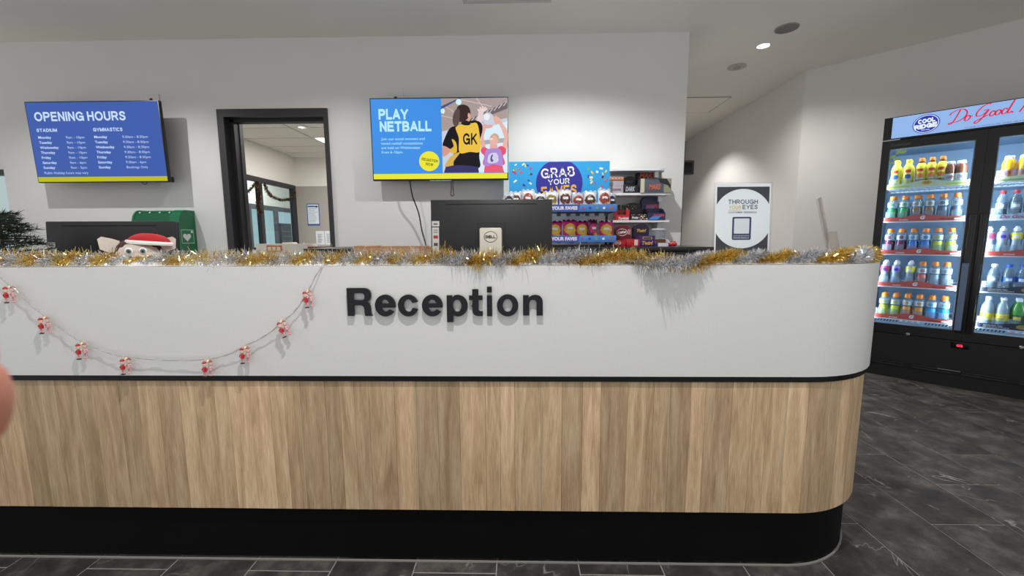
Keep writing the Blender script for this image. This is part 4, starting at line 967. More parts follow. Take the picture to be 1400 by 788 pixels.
# ------------------------------------------------------------------ staff bench against the back wall
sb = thing('staff_bench', 'black topped bench against the back wall below the snacks', 'bench', (0, 0, 0))
MB().rbox(-1.55, 1.36, 2.9, YW-.003, 1.03, 1.056, .003).obj('top', mat('bench_black', (24, 23, 24), .35), sb)
for k in range(6):
    d = MB().rbox(-1.545+.485*k, -1.07+.485*k, 2.925, 2.945, .1, 1.02, .002).obj('door', mat('bench_door', (52, 51, 53), .5), sb)
    MB().tube([(-1.10+.485*k, 2.905, .85), (-1.10+.485*k, 2.905, .97)], .005, 6).obj('handle', STEEL, d)
MB().box(-1.545, 1.355, 2.946, YW-.003, .1, 1.028).obj('carcass', mat('bench_door', (52, 51, 53), .5), sb)
MB().box(-1.5, 1.3, 2.98, YW-.003, 0, .1).obj('plinth', BLACK, sb)
cx = thing('cardboard_box', 'brown cardboard box on the desk left of the monitor with the cream stand', 'box', (-.63, 1.97, .741))
MB().box(-.175, .175, 0, .13, 0, .34).obj('box_body', CARD, cx)
tm = Matrix.Translation((0, .0, .3405)) @ Matrix.Rotation(R(2), 4, 'X')
MB().box(-.176, -.062, -.001, .066, 0, .006, tm).obj('flap', mat('card_flap', (168, 128, 95), .8), cx)
MB().box(-.058, .177, -.001, .066, -.001, .004).obj('flap', mat('card_flap', (168, 128, 95), .8), cx).location = (0, 0, .3415)
MB().box(-.177, .177, -.0015, -.0003, .15, .2).obj('tape', mat('tape_tan', (186, 150, 112), .3), cx)

# ------------------------------------------------------------------ snack stand
SKY = mat('stand_sky_blue', (44, 160, 222), .45); STRIPB = mat('strip_blue', (74, 136, 208), .4); ROYAL = mat('stand_royal', (48, 44, 150), .45)
SWHITE = mat('print_white', (240, 240, 240), .5); SGOLD = mat('print_gold', (240, 178, 72), .5); RACK = mat('rack_black', (20, 20, 22), .4)
ss = thing('snack_stand', 'snack display stand with a blue confetti header and two visible chip shelves', 'stand', (.30, 3.28, 1.057))
HZ = lambda z: z-1.057
hd = MB().box(-.388, .396, .012, .022, HZ(1.40), HZ(1.715)).obj('header_board', SKY, ss)
MB().prism(ellipse(.0, HZ(1.575), .183, .155, 48)[:], .0105, .0118).obj('disc', ROYAL, hd) if False else None
dz = HZ(1.55); dp = [(x, min(z, HZ(1.712))) for x, z in ellipse(.005, dz, .182, .182, 60)]
MB().flat(dp, .0112).obj('disc', ROYAL, hd)
heading('GRAB', SWHITE, hd, -.138, HZ(1.593), .262, .076, .0105, .17, rot=R(4)); heading('YOUR', SWHITE, hd, -.084, HZ(1.540), .17, .043, .0105, .19, rot=R(4)); heading('FAVES', SGOLD, hd, -.135, HZ(1.445), .278, .086, .0105, .2, rot=R(4))
rnd = random.Random(5); CONF = [(244, 236, 176), (240, 214, 110), (196, 60, 120), (60, 60, 170), (110, 180, 110), (230, 240, 240), (210, 90, 90)]
for i in range(34):
    x = rnd.choice((-1, 1))*rnd.uniform(.2, .375); z = rnd.uniform(HZ(1.5), HZ(1.70)); a = rnd.uniform(0, PI); w, h = rnd.uniform(.009, .016), rnd.uniform(.004, .008)
    if -.2 < x < .21: continue
    p = [(x+math.cos(a)*u-math.sin(a)*v_, z+math.sin(a)*u+math.cos(a)*v_) for u, v_ in ((-w, -h), (w, -h), (w*.8, h), (-w, h))]
    MB().flat(p, .0108).obj('confetti', mat('confetti_%d_%d' % CONF[i % 7][:2], CONF[i % 7], .5), hd, smooth=0)
for xs in (-.40, .375):
    for yy in (.0, .02): MB().tube([(xs, yy-.02, 0), (xs, yy-.02, HZ(1.42))], .008, 8).obj('post', RACK, ss)
def tier(z0, zt):
    sh = MB().box(-.41, .39, -.275, -.03, HZ(z0), HZ(z0)+.006).obj('shelf', RACK, ss)
    m = MB()
    for k in range(9): m.tube([(-.40+.097*k, -.28, HZ(z0)-.004), (-.40+.097*k, -.02, HZ(z0)-.004)], .003, 6)
    m.obj('shelf_wire', RACK, sh)
    st = MB().rbox(-.412, .392, -.283, -.277, HZ(z0)-.002, HZ(zt), .001).obj('price_strip', STRIPB, sh)
    MB().flat([(-.2, HZ(z0)), (.118, HZ(z0)), (.13, HZ(zt)-.002), (-.2, HZ(zt)-.002)], -.2835).obj('strip_panel', mat('strip_indigo', (70, 86, 178), .4), sh)
    text('GRAB YOUR FAVES', SWHITE, sh, -.165, HZ(z0)+.012, .275, .026, -.284, .05)
    for i in range(5):
        x = .15+.05*i; MB().flat(ellipse(x, HZ(z0)+.024, .010, .009, 10), -.2837).obj('strip_dot', mat('confetti_%d_%d' % CONF[(i+2) % 7][:2], CONF[(i+2) % 7], .5), sh)
tier(1.311, 1.362); tier(1.092, 1.139)
MB().box(-.41, .39, -.275, .0, 0, .012).obj('base_tray', RACK, ss)
# under-shelf clutter: hooks and clips
for k in range(7): MB().rbox(-.10+.07*k, -.07+.07*k, -.2, -.19, HZ(1.311)-.028, HZ(1.311)-.008, .002).obj('clip', mat('clip_grey', (90, 92, 96), .5), ss)

def bag(name, label, group, x, y, z, w, h, cols, seed, rz=0, lean=0):
    rnd = random.Random(seed); t = thing(name, label, 'snack', (x, y, z), rz=rz, rx=lean, group=group)
    nx, nz = 10, 12; T = w*.24
    wob = [[rnd.uniform(-.12, .12) for _ in range(nz+1)] for _ in range(nx+1)]
    def P(u, v, side):     # u, v in -1..1
        th = T*max(0, (1-abs(u)**2.6))*max(0, (1-abs(v)**3))*(1+wob[int((u+1)/2*nx+.5)][int((v+1)/2*nz+.5)]*.9)
        ww = w/2*(1-.10*(1-abs(v)**2))*(1+.03*math.sin(7*v+seed))
        zz = h/2*(1+v)+ (.006*math.sin(u*9+seed) if v > .9 else 0)
        return (u*ww, side*th, zz)
    def surf(side, u0, u1, v0, v1, push, n=(nx, nz), mask=None):
        vs = []; fs = []; idx = {}
        for i in range(n[0]+1):
            for j in range(n[1]+1):
                u = u0+(u1-u0)*i/n[0]; v = v0+(v1-v0)*j/n[1]; p = P(u, v, side); vs.append((p[0], p[1]+side*push, p[2]))
        for i in range(n[0]):
            for j in range(n[1]):
                if mask and not mask(u0+(u1-u0)*(i+.5)/n[0], v0+(v1-v0)*(j+.5)/n[1]): continue
                a = i*(n[1]+1)+j; q = (a, a+n[1]+1, a+n[1]+2, a+1); fs.append(q if side < 0 else q[::-1])
        return vs, fs
    m = MB(); m.add(*surf(-1, -1, 1, -1, 1, 0)); m.add(*surf(1, -1, 1, -1, 1, 0))
    b = m.obj('packet', cols[0], t, smooth=60)
    MB().add(*surf(-1, -.98, .98, .84, 1, .0012, (10, 2))).obj('top_seal', cols[1], t)
    MB().add(*surf(-1, -.9, .9, -.45, .66, .0012, (16, 16), lambda u, v: (u/.86)**2+((v-.1)/.54)**2 < 1)).obj('emblem', cols[2], t)
    MB().add(*surf(-1, -.55, .55, .08, .3, .0022, (10, 5), lambda u, v: abs(u) < .48)).obj('brand_band', cols[3], t)
    MB().add(*surf(-1, -.2, .95, -.92, -.2, .0014, (14, 10), lambda u, v: ((u-.35)/.55)**2+((v+.56)/.34)**2 < 1)).obj('chip_picture', cols[4], t)
    return t
M_ = lambda n, c, r=.3: mat(n, c, r)
FOILW = M_('foil_white', (226, 222, 218), .28); FOILS = M_('foil_silver', (176, 180, 190), .22); CHOC = M_('print_brown', (92, 48, 36), .35); CRED = M_('print_brick', (150, 62, 48), .35); CHIP = M_('print_chip', (226, 190, 112), .4); INKD = M_('print_dark', (34, 32, 38), .35); OLV = M_('print_olive', (140, 118, 48), .35)
PINK = M_('foil_pink', (216, 38, 128), .28); PLUM = M_('foil_plum', (92, 22, 62), .3); PYEL = M_('print_warm_yellow', (236, 196, 70), .35)
BAGS = [(696, 'leftmost of the row', INKD, FOILS), (705, 'second from the left', CHOC, FOILW), (722, 'third from the left', CRED, FOILW), (739, 'fourth from the left', INKD, FOILW), (754, 'fifth from the left', OLV, FOILW), (773, 'sixth from the left', CHOC, FOILW), (790, 'seventh from the left', CRED, FOILS), (807, 'third from the right', CHOC, FOILW), (826, 'second from the right', CRED, FOILW), (838, 'at the right end', INKD, FOILS)]
for i, (px, pos, em, base) in enumerate(BAGS):
    p = at(px, 290, 3.09)
    bag('chip_packet', 'white chip packet on the upper snack stand shelf, %s' % pos, 'white chip packets on the snack stand', p.x, 3.085+.018*(i % 2)+(.03 if i == 9 else 0), 1.318, .098 if i not in (0, 9) else .08, .138+.012*((i*7) % 3), (base, FOILS, em, SWHITE, CHIP), i, R((-6, 8, -4, 5, -9, 2, 12, -3, 6, 20)[i]), R(-6))
for i, (px, pos) in enumerate(((745, 'half hidden by the monitor'), (759, 'second from the left, beside the monitor'), (779, 'third from the left'), (796, 'fourth from the left'), (811, 'fifth from the left, narrow and turned'), (829, 'at the right end'))):
    p = at(px, 325, 3.09)
    bag('chip_packet', 'pink chip packet on the lower snack stand shelf, %s' % pos, 'pink chip packets on the snack stand', p.x, 3.085+.02*(i % 2), 1.099, .108 if i != 4 else .085, .158-.008*(i % 2), (PLUM if i in (0, 4) else PINK, PLUM, PYEL if i not in (0, 4) else PINK, SWHITE, PYEL), 20+i, R((4, -6, 5, -3, 25, 4)[i]), R(-6))

# ------------------------------------------------------------------ white wall shelves and chocolate boxes
for i, (z, lab) in enumerate(((1.655, 'empty white wall shelf, topmost of the three right of the snack stand'), (1.462, 'white wall shelf holding silver and black chocolate boxes, middle of the three'), (1.246, 'white wall shelf holding navy and red chocolate boxes, lowest of the three'))):
    ws = thing('wall_shelf', lab, 'shelf', (.96, YW-.001, z), group='white wall shelves')
    w0, w1 = (-.30, .245) if i else (-.27, .21)
    r_ = .07; pts = [(w0, 0), (w0, -.2)] if i else [(w0, 0), (w0, -.13)]+[(w0+r_-r_*math.cos(a), -.13-r_*math.sin(a)) for a in [PI/2*k/6 for k in range(7)]]
    if i == 0: pts += [(w1-r_+r_*math.sin(a), -.13-r_*math.cos(a)) for a in [PI/2*k/6 for k in range(7)]]+[(w1, 0)]
    else: pts += [(w1, -.2), (w1, 0)]
    n = len(pts); vs = [(x, y, 0) for x, y in pts]+[(x, y, .018) for x, y in pts]
    m = MB().add(vs, [tuple(range(n))[::-1], tuple(range(n, 2*n))]+[(k, (k+1) % n, n+(k+1) % n, n+k) for k in range(n)])
    m.obj('board', mat('shelf_white', (232, 232, 232), .4), ws)
    MB().box(w0+.02, w0+.05, -.12, 0, -.045, 0).obj('bracket', WHITE, ws); MB().box(w1-.07, w1-.04, -.12, 0, -.045, 0).obj('bracket', WHITE, ws)

def c5(x, y, Y): return at(825+x/6.57, 225+y/6.57, Y)
def cbox(label, x0, x1, y0, base_z, Y, depth, col, kind='closed', txt=None, tcol=None, rz=0, side=None, low=.5, bars=None, diag=None, trect=None, y1=None):
    a = c5(x0, y0, Y); b = c5(x1, y0, Y); w = b.x-a.x; h = a.z-base_z
    t = thing('chocolate_box', label, 'box', ((a.x+b.x)/2, Y, base_z), rz=rz)
    m = mat('carton_%d_%d_%d' % col, col, .4)
    if kind == 'closed':
        MB().rbox(-w/2, w/2, 0, depth, 0, h, .0015).obj('carton', m, t); ft_h = h
        MB().box(-w/2+.001, w/2-.001, -.0006, .0002, h-.006, h-.004).obj('lid_seam', mat('seam_dark', (20, 20, 20), .7), t)
    elif kind == 'display':
        th = .0022; fh = h*low
        c = MB(); c.box(-w/2, w/2, 0, th, 0, fh).box(-w/2, w/2, depth-th, depth, 0, h).box(-w/2+th, w/2-th, th, depth-th, 0, th)
        for sx in (-1, 1):
            xx0, xx1 = (-w/2, -w/2+th) if sx < 0 else (w/2-th, w/2)
            prof = [(th, 0), (depth-th, 0), (depth-th, h*.95), (depth*.55, h*.9), (th, fh)]
            vs = [(xx0, y, z) for y, z in prof]+[(xx1, y, z) for y, z in prof]
            c.add(vs, [(0, 1, 2, 3, 4)[::-1], (5, 6, 7, 8, 9)]+[(k, (k+1) % 5, 5+(k+1) % 5, 5+k) for k in range(5)])
        c.obj('carton', m, t, smooth=0); ft_h = fh
        bc = mat('bar_%d_%d_%d' % (bars or col), bars or col, .3); nb = max(2, int(w/.022)); bw = (w-.006)/nb
        for k in range(nb): MB().rbox(-w/2+.003+bw*k, -w/2+.002+bw*(k+1), .004, depth-.004, .003, fh*(.96+.12*(k % 2)), .003).obj('bar', bc, t)
    elif kind == 'header':
        p = [(-w/2, 0), (w/2, 0), (w/2, h*.80)]+[(w/2*math.cos(k*PI/14)*.86, h*.86+h*.14*math.sin(k*PI/14)) for k in range(0, 15)]+[(-w/2, h*.80)]
        MB().prism(p, 0, depth).obj('carton', m, t, smooth=20); ft_h = h
    if diag: MB().flat([(-w/2+.002, ft_h*.06), (w*.05, ft_h*.06), (w*.30, ft_h*.62), (-w*.18, ft_h*.62)], -.0006).obj('diagonal_band', mat('band_%d_%d_%d' % diag, diag, .4), t)
    if side: MB().box(*side[:2], -.0008, .0, 0, ft_h).obj('end_panel', mat('panel_%d_%d_%d' % side[2], side[2], .45), t)
    if txt:
        q = trect or (.1, .9, .25, .75)
        text(txt, mat('label_%d_%d_%d' % tcol, tcol, .4), t, -w/2+w*q[0], ft_h*q[2], w*(q[1]-q[0]), ft_h*(q[3]-q[2]), -.0011, .04, shear=.25)
    return t, w, h, ft_h
ZS1, ZS2, ZB = 1.4805, 1.2645, 1.0565
t, w, h, fh = cbox('pale lilac grey carton, lower of the two lilac ones on the middle shelf', 62, 180, 186, ZS1, 3.40, .13, (186, 174, 180), txt='CARAMEL', tcol=(120, 96, 112), trect=(.15, .85, .3, .6))
t2_, w, h2, fh = cbox('pale lilac grey carton with an orange zigzag edge, upper of the two lilac ones', 55, 184, 110, ZS1+h+.0005, 3.41, .12, (188, 178, 184))
zz = []; n = 9
for k in range(n+1): zz.append((-w/2+w*k/n, h2*(.98 if k % 2 else .72)))
MB().flat([(-w/2, h2*.55)]+[(w/2, h2*.55)]+zz[::-1], -.0008).obj('zigzag_band', mat('zigzag_orange', (196, 120, 72), .4), t2_, smooth=0)
MB().flat([(-w/2, h2*.52), (w/2, h2*.52), (w/2, h2*.60), (-w/2, h2*.60)], -.0012).obj('dark_line', CHOC, t2_, smooth=0)
cbox('black carton with large silver lettering on the middle shelf beside the lilac cartons', 186, 318, 184, ZS1, 3.385, .09, (28, 28, 32), txt='DARK', tcol=(176, 182, 190), trect=(.1, .75, .2, .8))
cbox('black round-topped carton behind the silver lettered one on the middle shelf', 186, 290, 105, ZS1, 3.485, .06, (22, 22, 26), kind='header', txt='MINT', tcol=(90, 92, 100), trect=(.2, .8, .6, .75))
t, w, h, fh = cbox('tall black carton with red lettering at the back of the middle shelf', 308, 525, 52, ZS1, 3.49, .07, (26, 24, 24), txt='MARS', tcol=(196, 84, 52), trect=(.08, .74, .66, .9))
MB().box(w/2-w*.2, w/2, -.0008, 0, 0, h).obj('end_panel', mat('panel_olive', (150, 148, 120), .45), t)
t, w, h, fh = cbox('large steel grey carton with red lettering in front on the middle shelf', 335, 612, 128, ZS1, 3.37, .1, (84, 90, 104), txt='MARS', tcol=(204, 104, 76), trect=(.27, .66, .22, .62))
MB().box(-w/2, -w/2+w*.13, -.0008, 0, 0, h).obj('end_panel', mat('panel_cream', (206, 200, 172), .45), t); MB().box(w/2-w*.24, w/2, -.0008, 0, 0, h).obj('end_panel', mat('panel_olive', (150, 148, 120), .45), t)
MB().flat([(w/2-w*.42, h), (w/2-w*.38, h*.72), (w/2-w*.1, h*.5), (w/2-w*.03, h*.25), (w/2-w*.02, h*.55), (w/2-w*.16, h)], -.0012).obj('torn_flap', INKD, t, smooth=0)
# lowest wall shelf
for k, (x, c, nm) in enumerate(((140, (86, 52, 44), 'brown'), (176, (60, 112, 66), 'green'))):
    p = c5(x, 400, 3.5); b = thing('sauce_bottle', 'small %s topped bottle behind the red carton on the lowest wall shelf' % nm, 'bottle', (p.x, 3.50, ZS2))
    MB().lathe([(.018, 0), (.02, .004), (.02, .07), (.009, .095), (.009, .11)], 14).obj('body', mat('bottle_%s' % nm, c, .3), b); MB().lathe([(.011, .109), (.011, .13), (0, .131)], 12).obj('cap', mat('cap_%s' % nm, tuple(int(q*.7) for q in c), .4), b)
t, w, h, fh = cbox('red open carton with white lettering at the left end of the lowest wall shelf', 122, 235, 405, ZS2, 3.385, .1, (196, 36, 48), kind='display', txt='Turkish', tcol=(244, 236, 236), trect=(.12, .95, .1, .6), low=.5, bars=(150, 24, 36))
MB().box(w/2-w*.28, w/2, -.001, .0015, 0, h).obj('raised_corner', mat('carton_196_36_48', (196, 36, 48), .4), t)
t, w, h, fh = cbox('black carton back card with coloured confetti print on the lowest wall shelf', 195, 342, 345, ZS2, 3.50, .05, (24, 24, 26), kind='header')
rnd = random.Random(9)
for k in range(16): MB().flat(ellipse(rnd.uniform(-w*.42, w*.42), rnd.uniform(h*.55, h*.9), .0045, .0035, 8), -.0008).obj('sweet_print', mat('confetti_%d_%d' % CONF[k % 7][:2], CONF[k % 7], .5), t)
t, w, h, fh = cbox('colourful display carton full of sweets in the middle of the lowest wall shelf', 245, 402, 395, ZS2, 3.38, .1, (40, 38, 44), kind='display', txt='SKITTLES'[:0] or 'Fruits', tcol=(240, 236, 236), trect=(.08, .45, .25, .75), low=.42, bars=(30, 30, 32))
for k in range(14): MB().flat(ellipse(w*(.02+.46*rnd.random()), fh*rnd.uniform(.15, .85), .006, .005, 8), -.0009-.0001*k).obj('sweet_print', mat('confetti_%d_%d' % CONF[k % 7][:2], CONF[k % 7], .5), t)
for k in range(12): MB().ell((rnd.uniform(-w*.4, w*.4), rnd.uniform(.02, .08), fh*1.05), (.008, .008, .006), 8, 6).obj('sweet', mat('sweet_%d_%d' % CONF[(k*3) % 7][:2], CONF[(k*3) % 7], .35), t)
cbox('round-topped navy back card with a light blue diagonal on the lowest shelf', 345, 502, 282, ZS2, 3.49, .06, (42, 38, 84), kind='header', txt='MILKY WAY'[:0] or 'SNICKERS', tcol=(206, 70, 84), trect=(.25, .97, .5, .66), diag=(70, 140, 220))
cbox('open navy carton with a light blue diagonal in front on the lowest shelf', 402, 560, 388, ZS2, 3.375, .1, (42, 38, 84), kind='display', txt='SNICKERS', tcol=(206, 70, 84), trect=(.3, .96, .5, .86), low=.55, bars=(48, 42, 62), diag=(70, 140, 220))
# bench top
YB1, YB2 = 3.12, 3.28
t, w, h, fh = cbox('dark red back card with a big white oval standing on the bench', 108, 252, 545, ZB, YB2, .06, (112, 26, 34), kind='header')
m = MB(); a = ellipse(-w*.08, h*.66, w*.34, h*.17, 30); b = ellipse(-w*.08, h*.66, w*.31, h*.145, 30); m.add([(x, -.0008, z) for x, z in a]+[(x, -.0008, z) for x, z in b], [(k, (k+1) % 30, 30+(k+1) % 30, 30+k) for k in range(30)]); m.obj('oval_ring', SWHITE, t)
text('KitKat', SWHITE, t, -w*.34, h*.60, w*.52, h*.12, -.001, .05, shear=.2, rot=R(8))
MB().box(w*.28, w*.46, -.0009, 0, h*.55, h*.8).obj('info_panel', mat('panel_rose', (196, 140, 140), .5), t)
t, w, h, fh = cbox('bright red carton with a small white oval lying on the bench', 75, 202, 680, ZB, YB1, .1, (190, 28, 40), kind='closed')
m = MB(); a = ellipse(-w*.08, h*.55, w*.24, h*.32, 26); b = ellipse(-w*.08, h*.55, w*.21, h*.26, 26); m.add([(x, -.0008, z) for x, z in a]+[(x, -.0008, z) for x, z in b], [(k, (k+1) % 26, 26+(k+1) % 26, 26+k) for k in range(26)]); m.obj('oval_ring', SWHITE, t)
text('KitKat', SWHITE, t, -w*.25, h*.42, w*.34, h*.26, -.001, .05, shear=.2)
t, w, h, fh = cbox('red carton with a white square panel on the bench, left of the purple carton', 208, 326, 670, ZB, YB1, .1, (196, 36, 40), kind='closed')
MB().box(w*.1, w*.36, -.001, 0, h*.15, h*.9).obj('info_panel', mat('panel_white', (230, 222, 214), .5), t)
cbox('dark purple carton back card with gold lettering behind the purple carton', 275, 413, 532, ZB, YB2, .06, (34, 22, 52), kind='header', txt='Twirl', tcol=(214, 176, 92), trect=(.2, .8, .62, .76))
t, w, h, fh = cbox('purple carton with gold lettering in front on the bench below the shelves', 326, 466, 640, ZB, YB1, .1, (62, 34, 108), kind='closed', txt='Twirl', tcol=(238, 180, 70), trect=(.16, .86, .14, .5))
MB().box(-w*.3, w*.3, -.001, 0, h*.66, h*.9).obj('name_plate', mat('panel_gold', (196, 168, 110), .45), t); MB().box(-w*.25, w*.25, -.0016, -.001, h*.71, h*.85).obj('plate_inset', mat('panel_purple', (52, 30, 84), .45), t)
t, w, h, fh = cbox('open white carton with purple ends and a brown inside on the bench', 470, 602, 668, ZB, YB1, .1, (236, 232, 236), kind='display', low=.45, bars=(88, 58, 104))
MB().box(-w/2-.001, -w/2+w*.16, -.001, .0, 0, fh).obj('end_panel', mat('carton_62_34_108', (62, 34, 108), .4), t); MB().box(w/2-w*.12, w/2+.001, -.001, .0, 0, fh).obj('end_panel', mat('carton_62_34_108', (62, 34, 108), .4), t)
MB().box(-w/2+.003, w/2-.003, .094, .0965, fh, h*.97).obj('inner_back', mat('carton_brown', (104, 66, 44), .6), t)
p = c5(480, 640, 3.30); b = thing('glass_jar', 'clear glass jar with a dark rim behind the open carton on the bench', 'jar', (p.x, 3.27, ZB))
MB().lathe([(.05, 0), (.055, .006), (.055, .10), (.046, .125)], 22, cap=False).obj('glass', clear('jar_glass', (225, 232, 236), .18, .05, .15), b); MB().lathe([(.049, .123), (.05, .13), (.047, .136), (0, .137)], 22).obj('lid', mat('jar_lid', (205, 208, 214), .25), b)
MB().lathe([(.0558, .03), (.0558, .04)], 22, cap=False).obj('band', INKD, b)
for k, x in enumerate((612, 640)):
    p = c5(x, 730, 3.1); b = thing('chocolate_ball', 'round red foil sweet on the bench beside the open carton, %s' % ('nearer the carton' if k == 0 else 'at the right end'), 'sweet', (p.x, 3.1, ZB)); MB().ell((0, 0, .0165), (.0175, .0175, .0165), 14, 10).obj('foil', mat('foil_red', (206, 44, 46), .3), b)
    MB().lathe([(.004, .032), (.008, .039), (.004, .037)], 8).obj('twist', mat('foil_red', (206, 44, 46), .3), b)

# passage fitting
pb = thing('wall_sensor_box', 'small black box on the passage wall edge beside the back wall end', 'box', (1.378, 3.86, 1.69))
MB().rbox(0, .19, -.03, .03, 0, .125, .004).obj('housing', BLACK, pb); MB().rbox(.02, .17, -.034, -.029, .02, .105, .003).obj('cover', BLACKG, pb)

# ------------------------------------------------------------------ drinks fridge (local x along the front, y inward, z up)
FO = Vector((2.898, 3.306, 0))-FA*.095
FW, FD, FH = 1.09, .66, 2.03
fg = thing('drinks_fridge', 'tall black double door drinks fridge with a lit blue header on the right', 'fridge', FO, rz=FDIR)
FBLK = mat('fridge_black', (13, 13, 14), .38); LINER = mat('fridge_liner', (128, 156, 182), .5)
c = MB(); c.box(0, .03, .03, FD, .1, FH).box(FW-.03, FW, .03, FD, .1, FH).box(0, FW, FD-.02, FD, .1, FH).box(0, FW, .03, FD, FH-.03, FH).box(0, FW, .03, FD, .1, .13).box(.03, FW-.03, .03, FD-.02, 1.83, 1.86).box(.03, FW-.03, .03, FD-.02, .37, .40)
c.obj('cabinet', FBLK, fg)
l = MB(); l.box(.031, .036, .05, FD-.021, .401, 1.829).box(FW-.036, FW-.031, .05, FD-.021, .401, 1.829).box(.036, FW-.036, FD-.03, FD-.021, .401, 1.829).box(.036, FW-.036, .05, FD-.03, 1.822, 1.829).box(.036, FW-.036, .05, FD-.03, .401, .408)
l.obj('liner', LINER, fg)
# header light box
hdp = MB().box(0, FW, .0, .03, 1.86, FH).obj('header_frame', FBLK, fg)
HB = emit('header_glow', (146, 182, 232), 1)
MB().box(.048, FW-.048, -.004, .0, 1.872, FH-.006).obj('light_panel', HB, hdp)
BLU = emit('logo_blue', (40, 60, 178), 1); HWH = emit('logo_white', (232, 240, 252), 1); SRED = emit('script_red', (216, 42, 72), 1)
LX, LZ = .232, 1.947
def tilt_el(rx, rz, d, m, nm, a=R(12)):
    return MB().flat([(LX+x*math.cos(a)-z*math.sin(a), LZ+x*math.sin(a)+z*math.cos(a)) for x, z in ellipse(0, 0, rx, rz, 40)], d).obj(nm, m, hdp, smooth=0)
tilt_el(.072, .0665, -.0045, BLU, 'logo_oval'); tilt_el(.067, .0615, -.0049, HWH, 'logo_ring'); tilt_el(.063, .0575, -.0053, BLU, 'logo_disc')
heading('COOL', HWH, hdp, LX-.044, LZ+.006, .09, .032, -.0057, .3, rot=R(4)); heading('RIDGE', HWH, hdp, LX-.06, LZ-.032, .118, .034, -.0057, .3, rot=R(4))
text('SPRING WATER', HWH, hdp, LX-.022, LZ-.046, .044, .007, -.0057, .03)
def script(strokes, ox, oz, sc, r=.0034):
    for st_ in strokes:
        pts = [(ox+x*sc+.22*z*sc, -.006, oz+z*sc) for x, z in st_]; n = len(pts)
        P = spline(pts, 5) if n > 2 else [Vector(p) for p in pts]
        m = MB(); 
        # flat brush stroke of varying width
        vs = []; fs = []
        for i, p in enumerate(P):
            t = (P[min(i+1, len(P)-1)]-P[max(i-1, 0)]).normalized(); nn = Vector((-t.z, 0, t.x)); w = r*(.65+.55*abs(t.z))
            vs += [p+nn*w, p-nn*w]
        for i in range(len(P)-1): fs.append((2*i, 2*i+1, 2*i+3, 2*i+2))
        m.add(vs, fs).obj('script_stroke', SRED, hdp, smooth=0)
SCR = .085
ol = [(.25, .32), (.1, .42), (.0, .2), (.08, .0), (.24, .06), (.3, .28), (.22, .4), (.3, .33), (.42, .34)]
# D o   G o o d .   F e
script([[(.42, 1.0), (.36, .55), (.26, .08), (.12, -.08), (.04, .0), (.2, .06), (.52, .08), (.84, .35), (.88, .72), (.62, 1.0), (.28, 1.02), (-.02, .86), (-.1, .66)]], .345, 1.925, SCR)
script([ol], .422, 1.930, SCR*.95)
script([[(.62, .92), (.48, 1.0), (.2, .82), (.02, .4), (.12, .12), (.42, .2), (.6, .48)], [(.36, .5), (.62, .52), (.5, .1), (.34, -.3), (.16, -.42), (.12, -.28), (.4, -.08), (.7, .12)]], .470, 1.938, SCR)
script([ol], .537, 1.938, SCR*.9); script([ol], .562, 1.940, SCR*.9)
script([[(.25, .32), (.1, .42), (.0, .2), (.08, .0), (.26, .1), (.34, .5), (.42, .98)], [(.42, .98), (.34, .4), (.32, .08), (.42, .02), (.52, .14)]], .590, 1.940, SCR)
MB().flat(ellipse(.640, 1.944, .005, .005, 10), -.006).obj('full_stop', SRED, hdp, smooth=0)
script([[(.3, .96), (.22, .5), (.1, .04)], [(.08, .82), (.3, .94), (.7, 1.02)], [(.2, .5), (.52, .56)]], .660, 1.935, SCR)
script([[(.02, .16), (.24, .22), (.28, .36), (.14, .42), (.0, .22), (.08, .02), (.3, .06), (.42, .2)]], .706, 1.938, SCR)
script([[(.02, .16), (.24, .22), (.28, .36), (.14, .42), (.0, .22), (.08, .02), (.3, .06), (.42, .2)]], .740, 1.940, SCR)
script([[(.02, .0), (.2, .5), (.3, .95), (.2, 1.0), (.12, .5), (.14, .05), (.3, .04)]], .772, 1.940, SCR)
text('THE WATER YOU CHOOSE MATTERS. CAP AND LABEL IS MADE WITH CARE', emit('header_ink', (52, 70, 104), 1), hdp, .428, 1.8765, .34, .0085, -.005, .0)
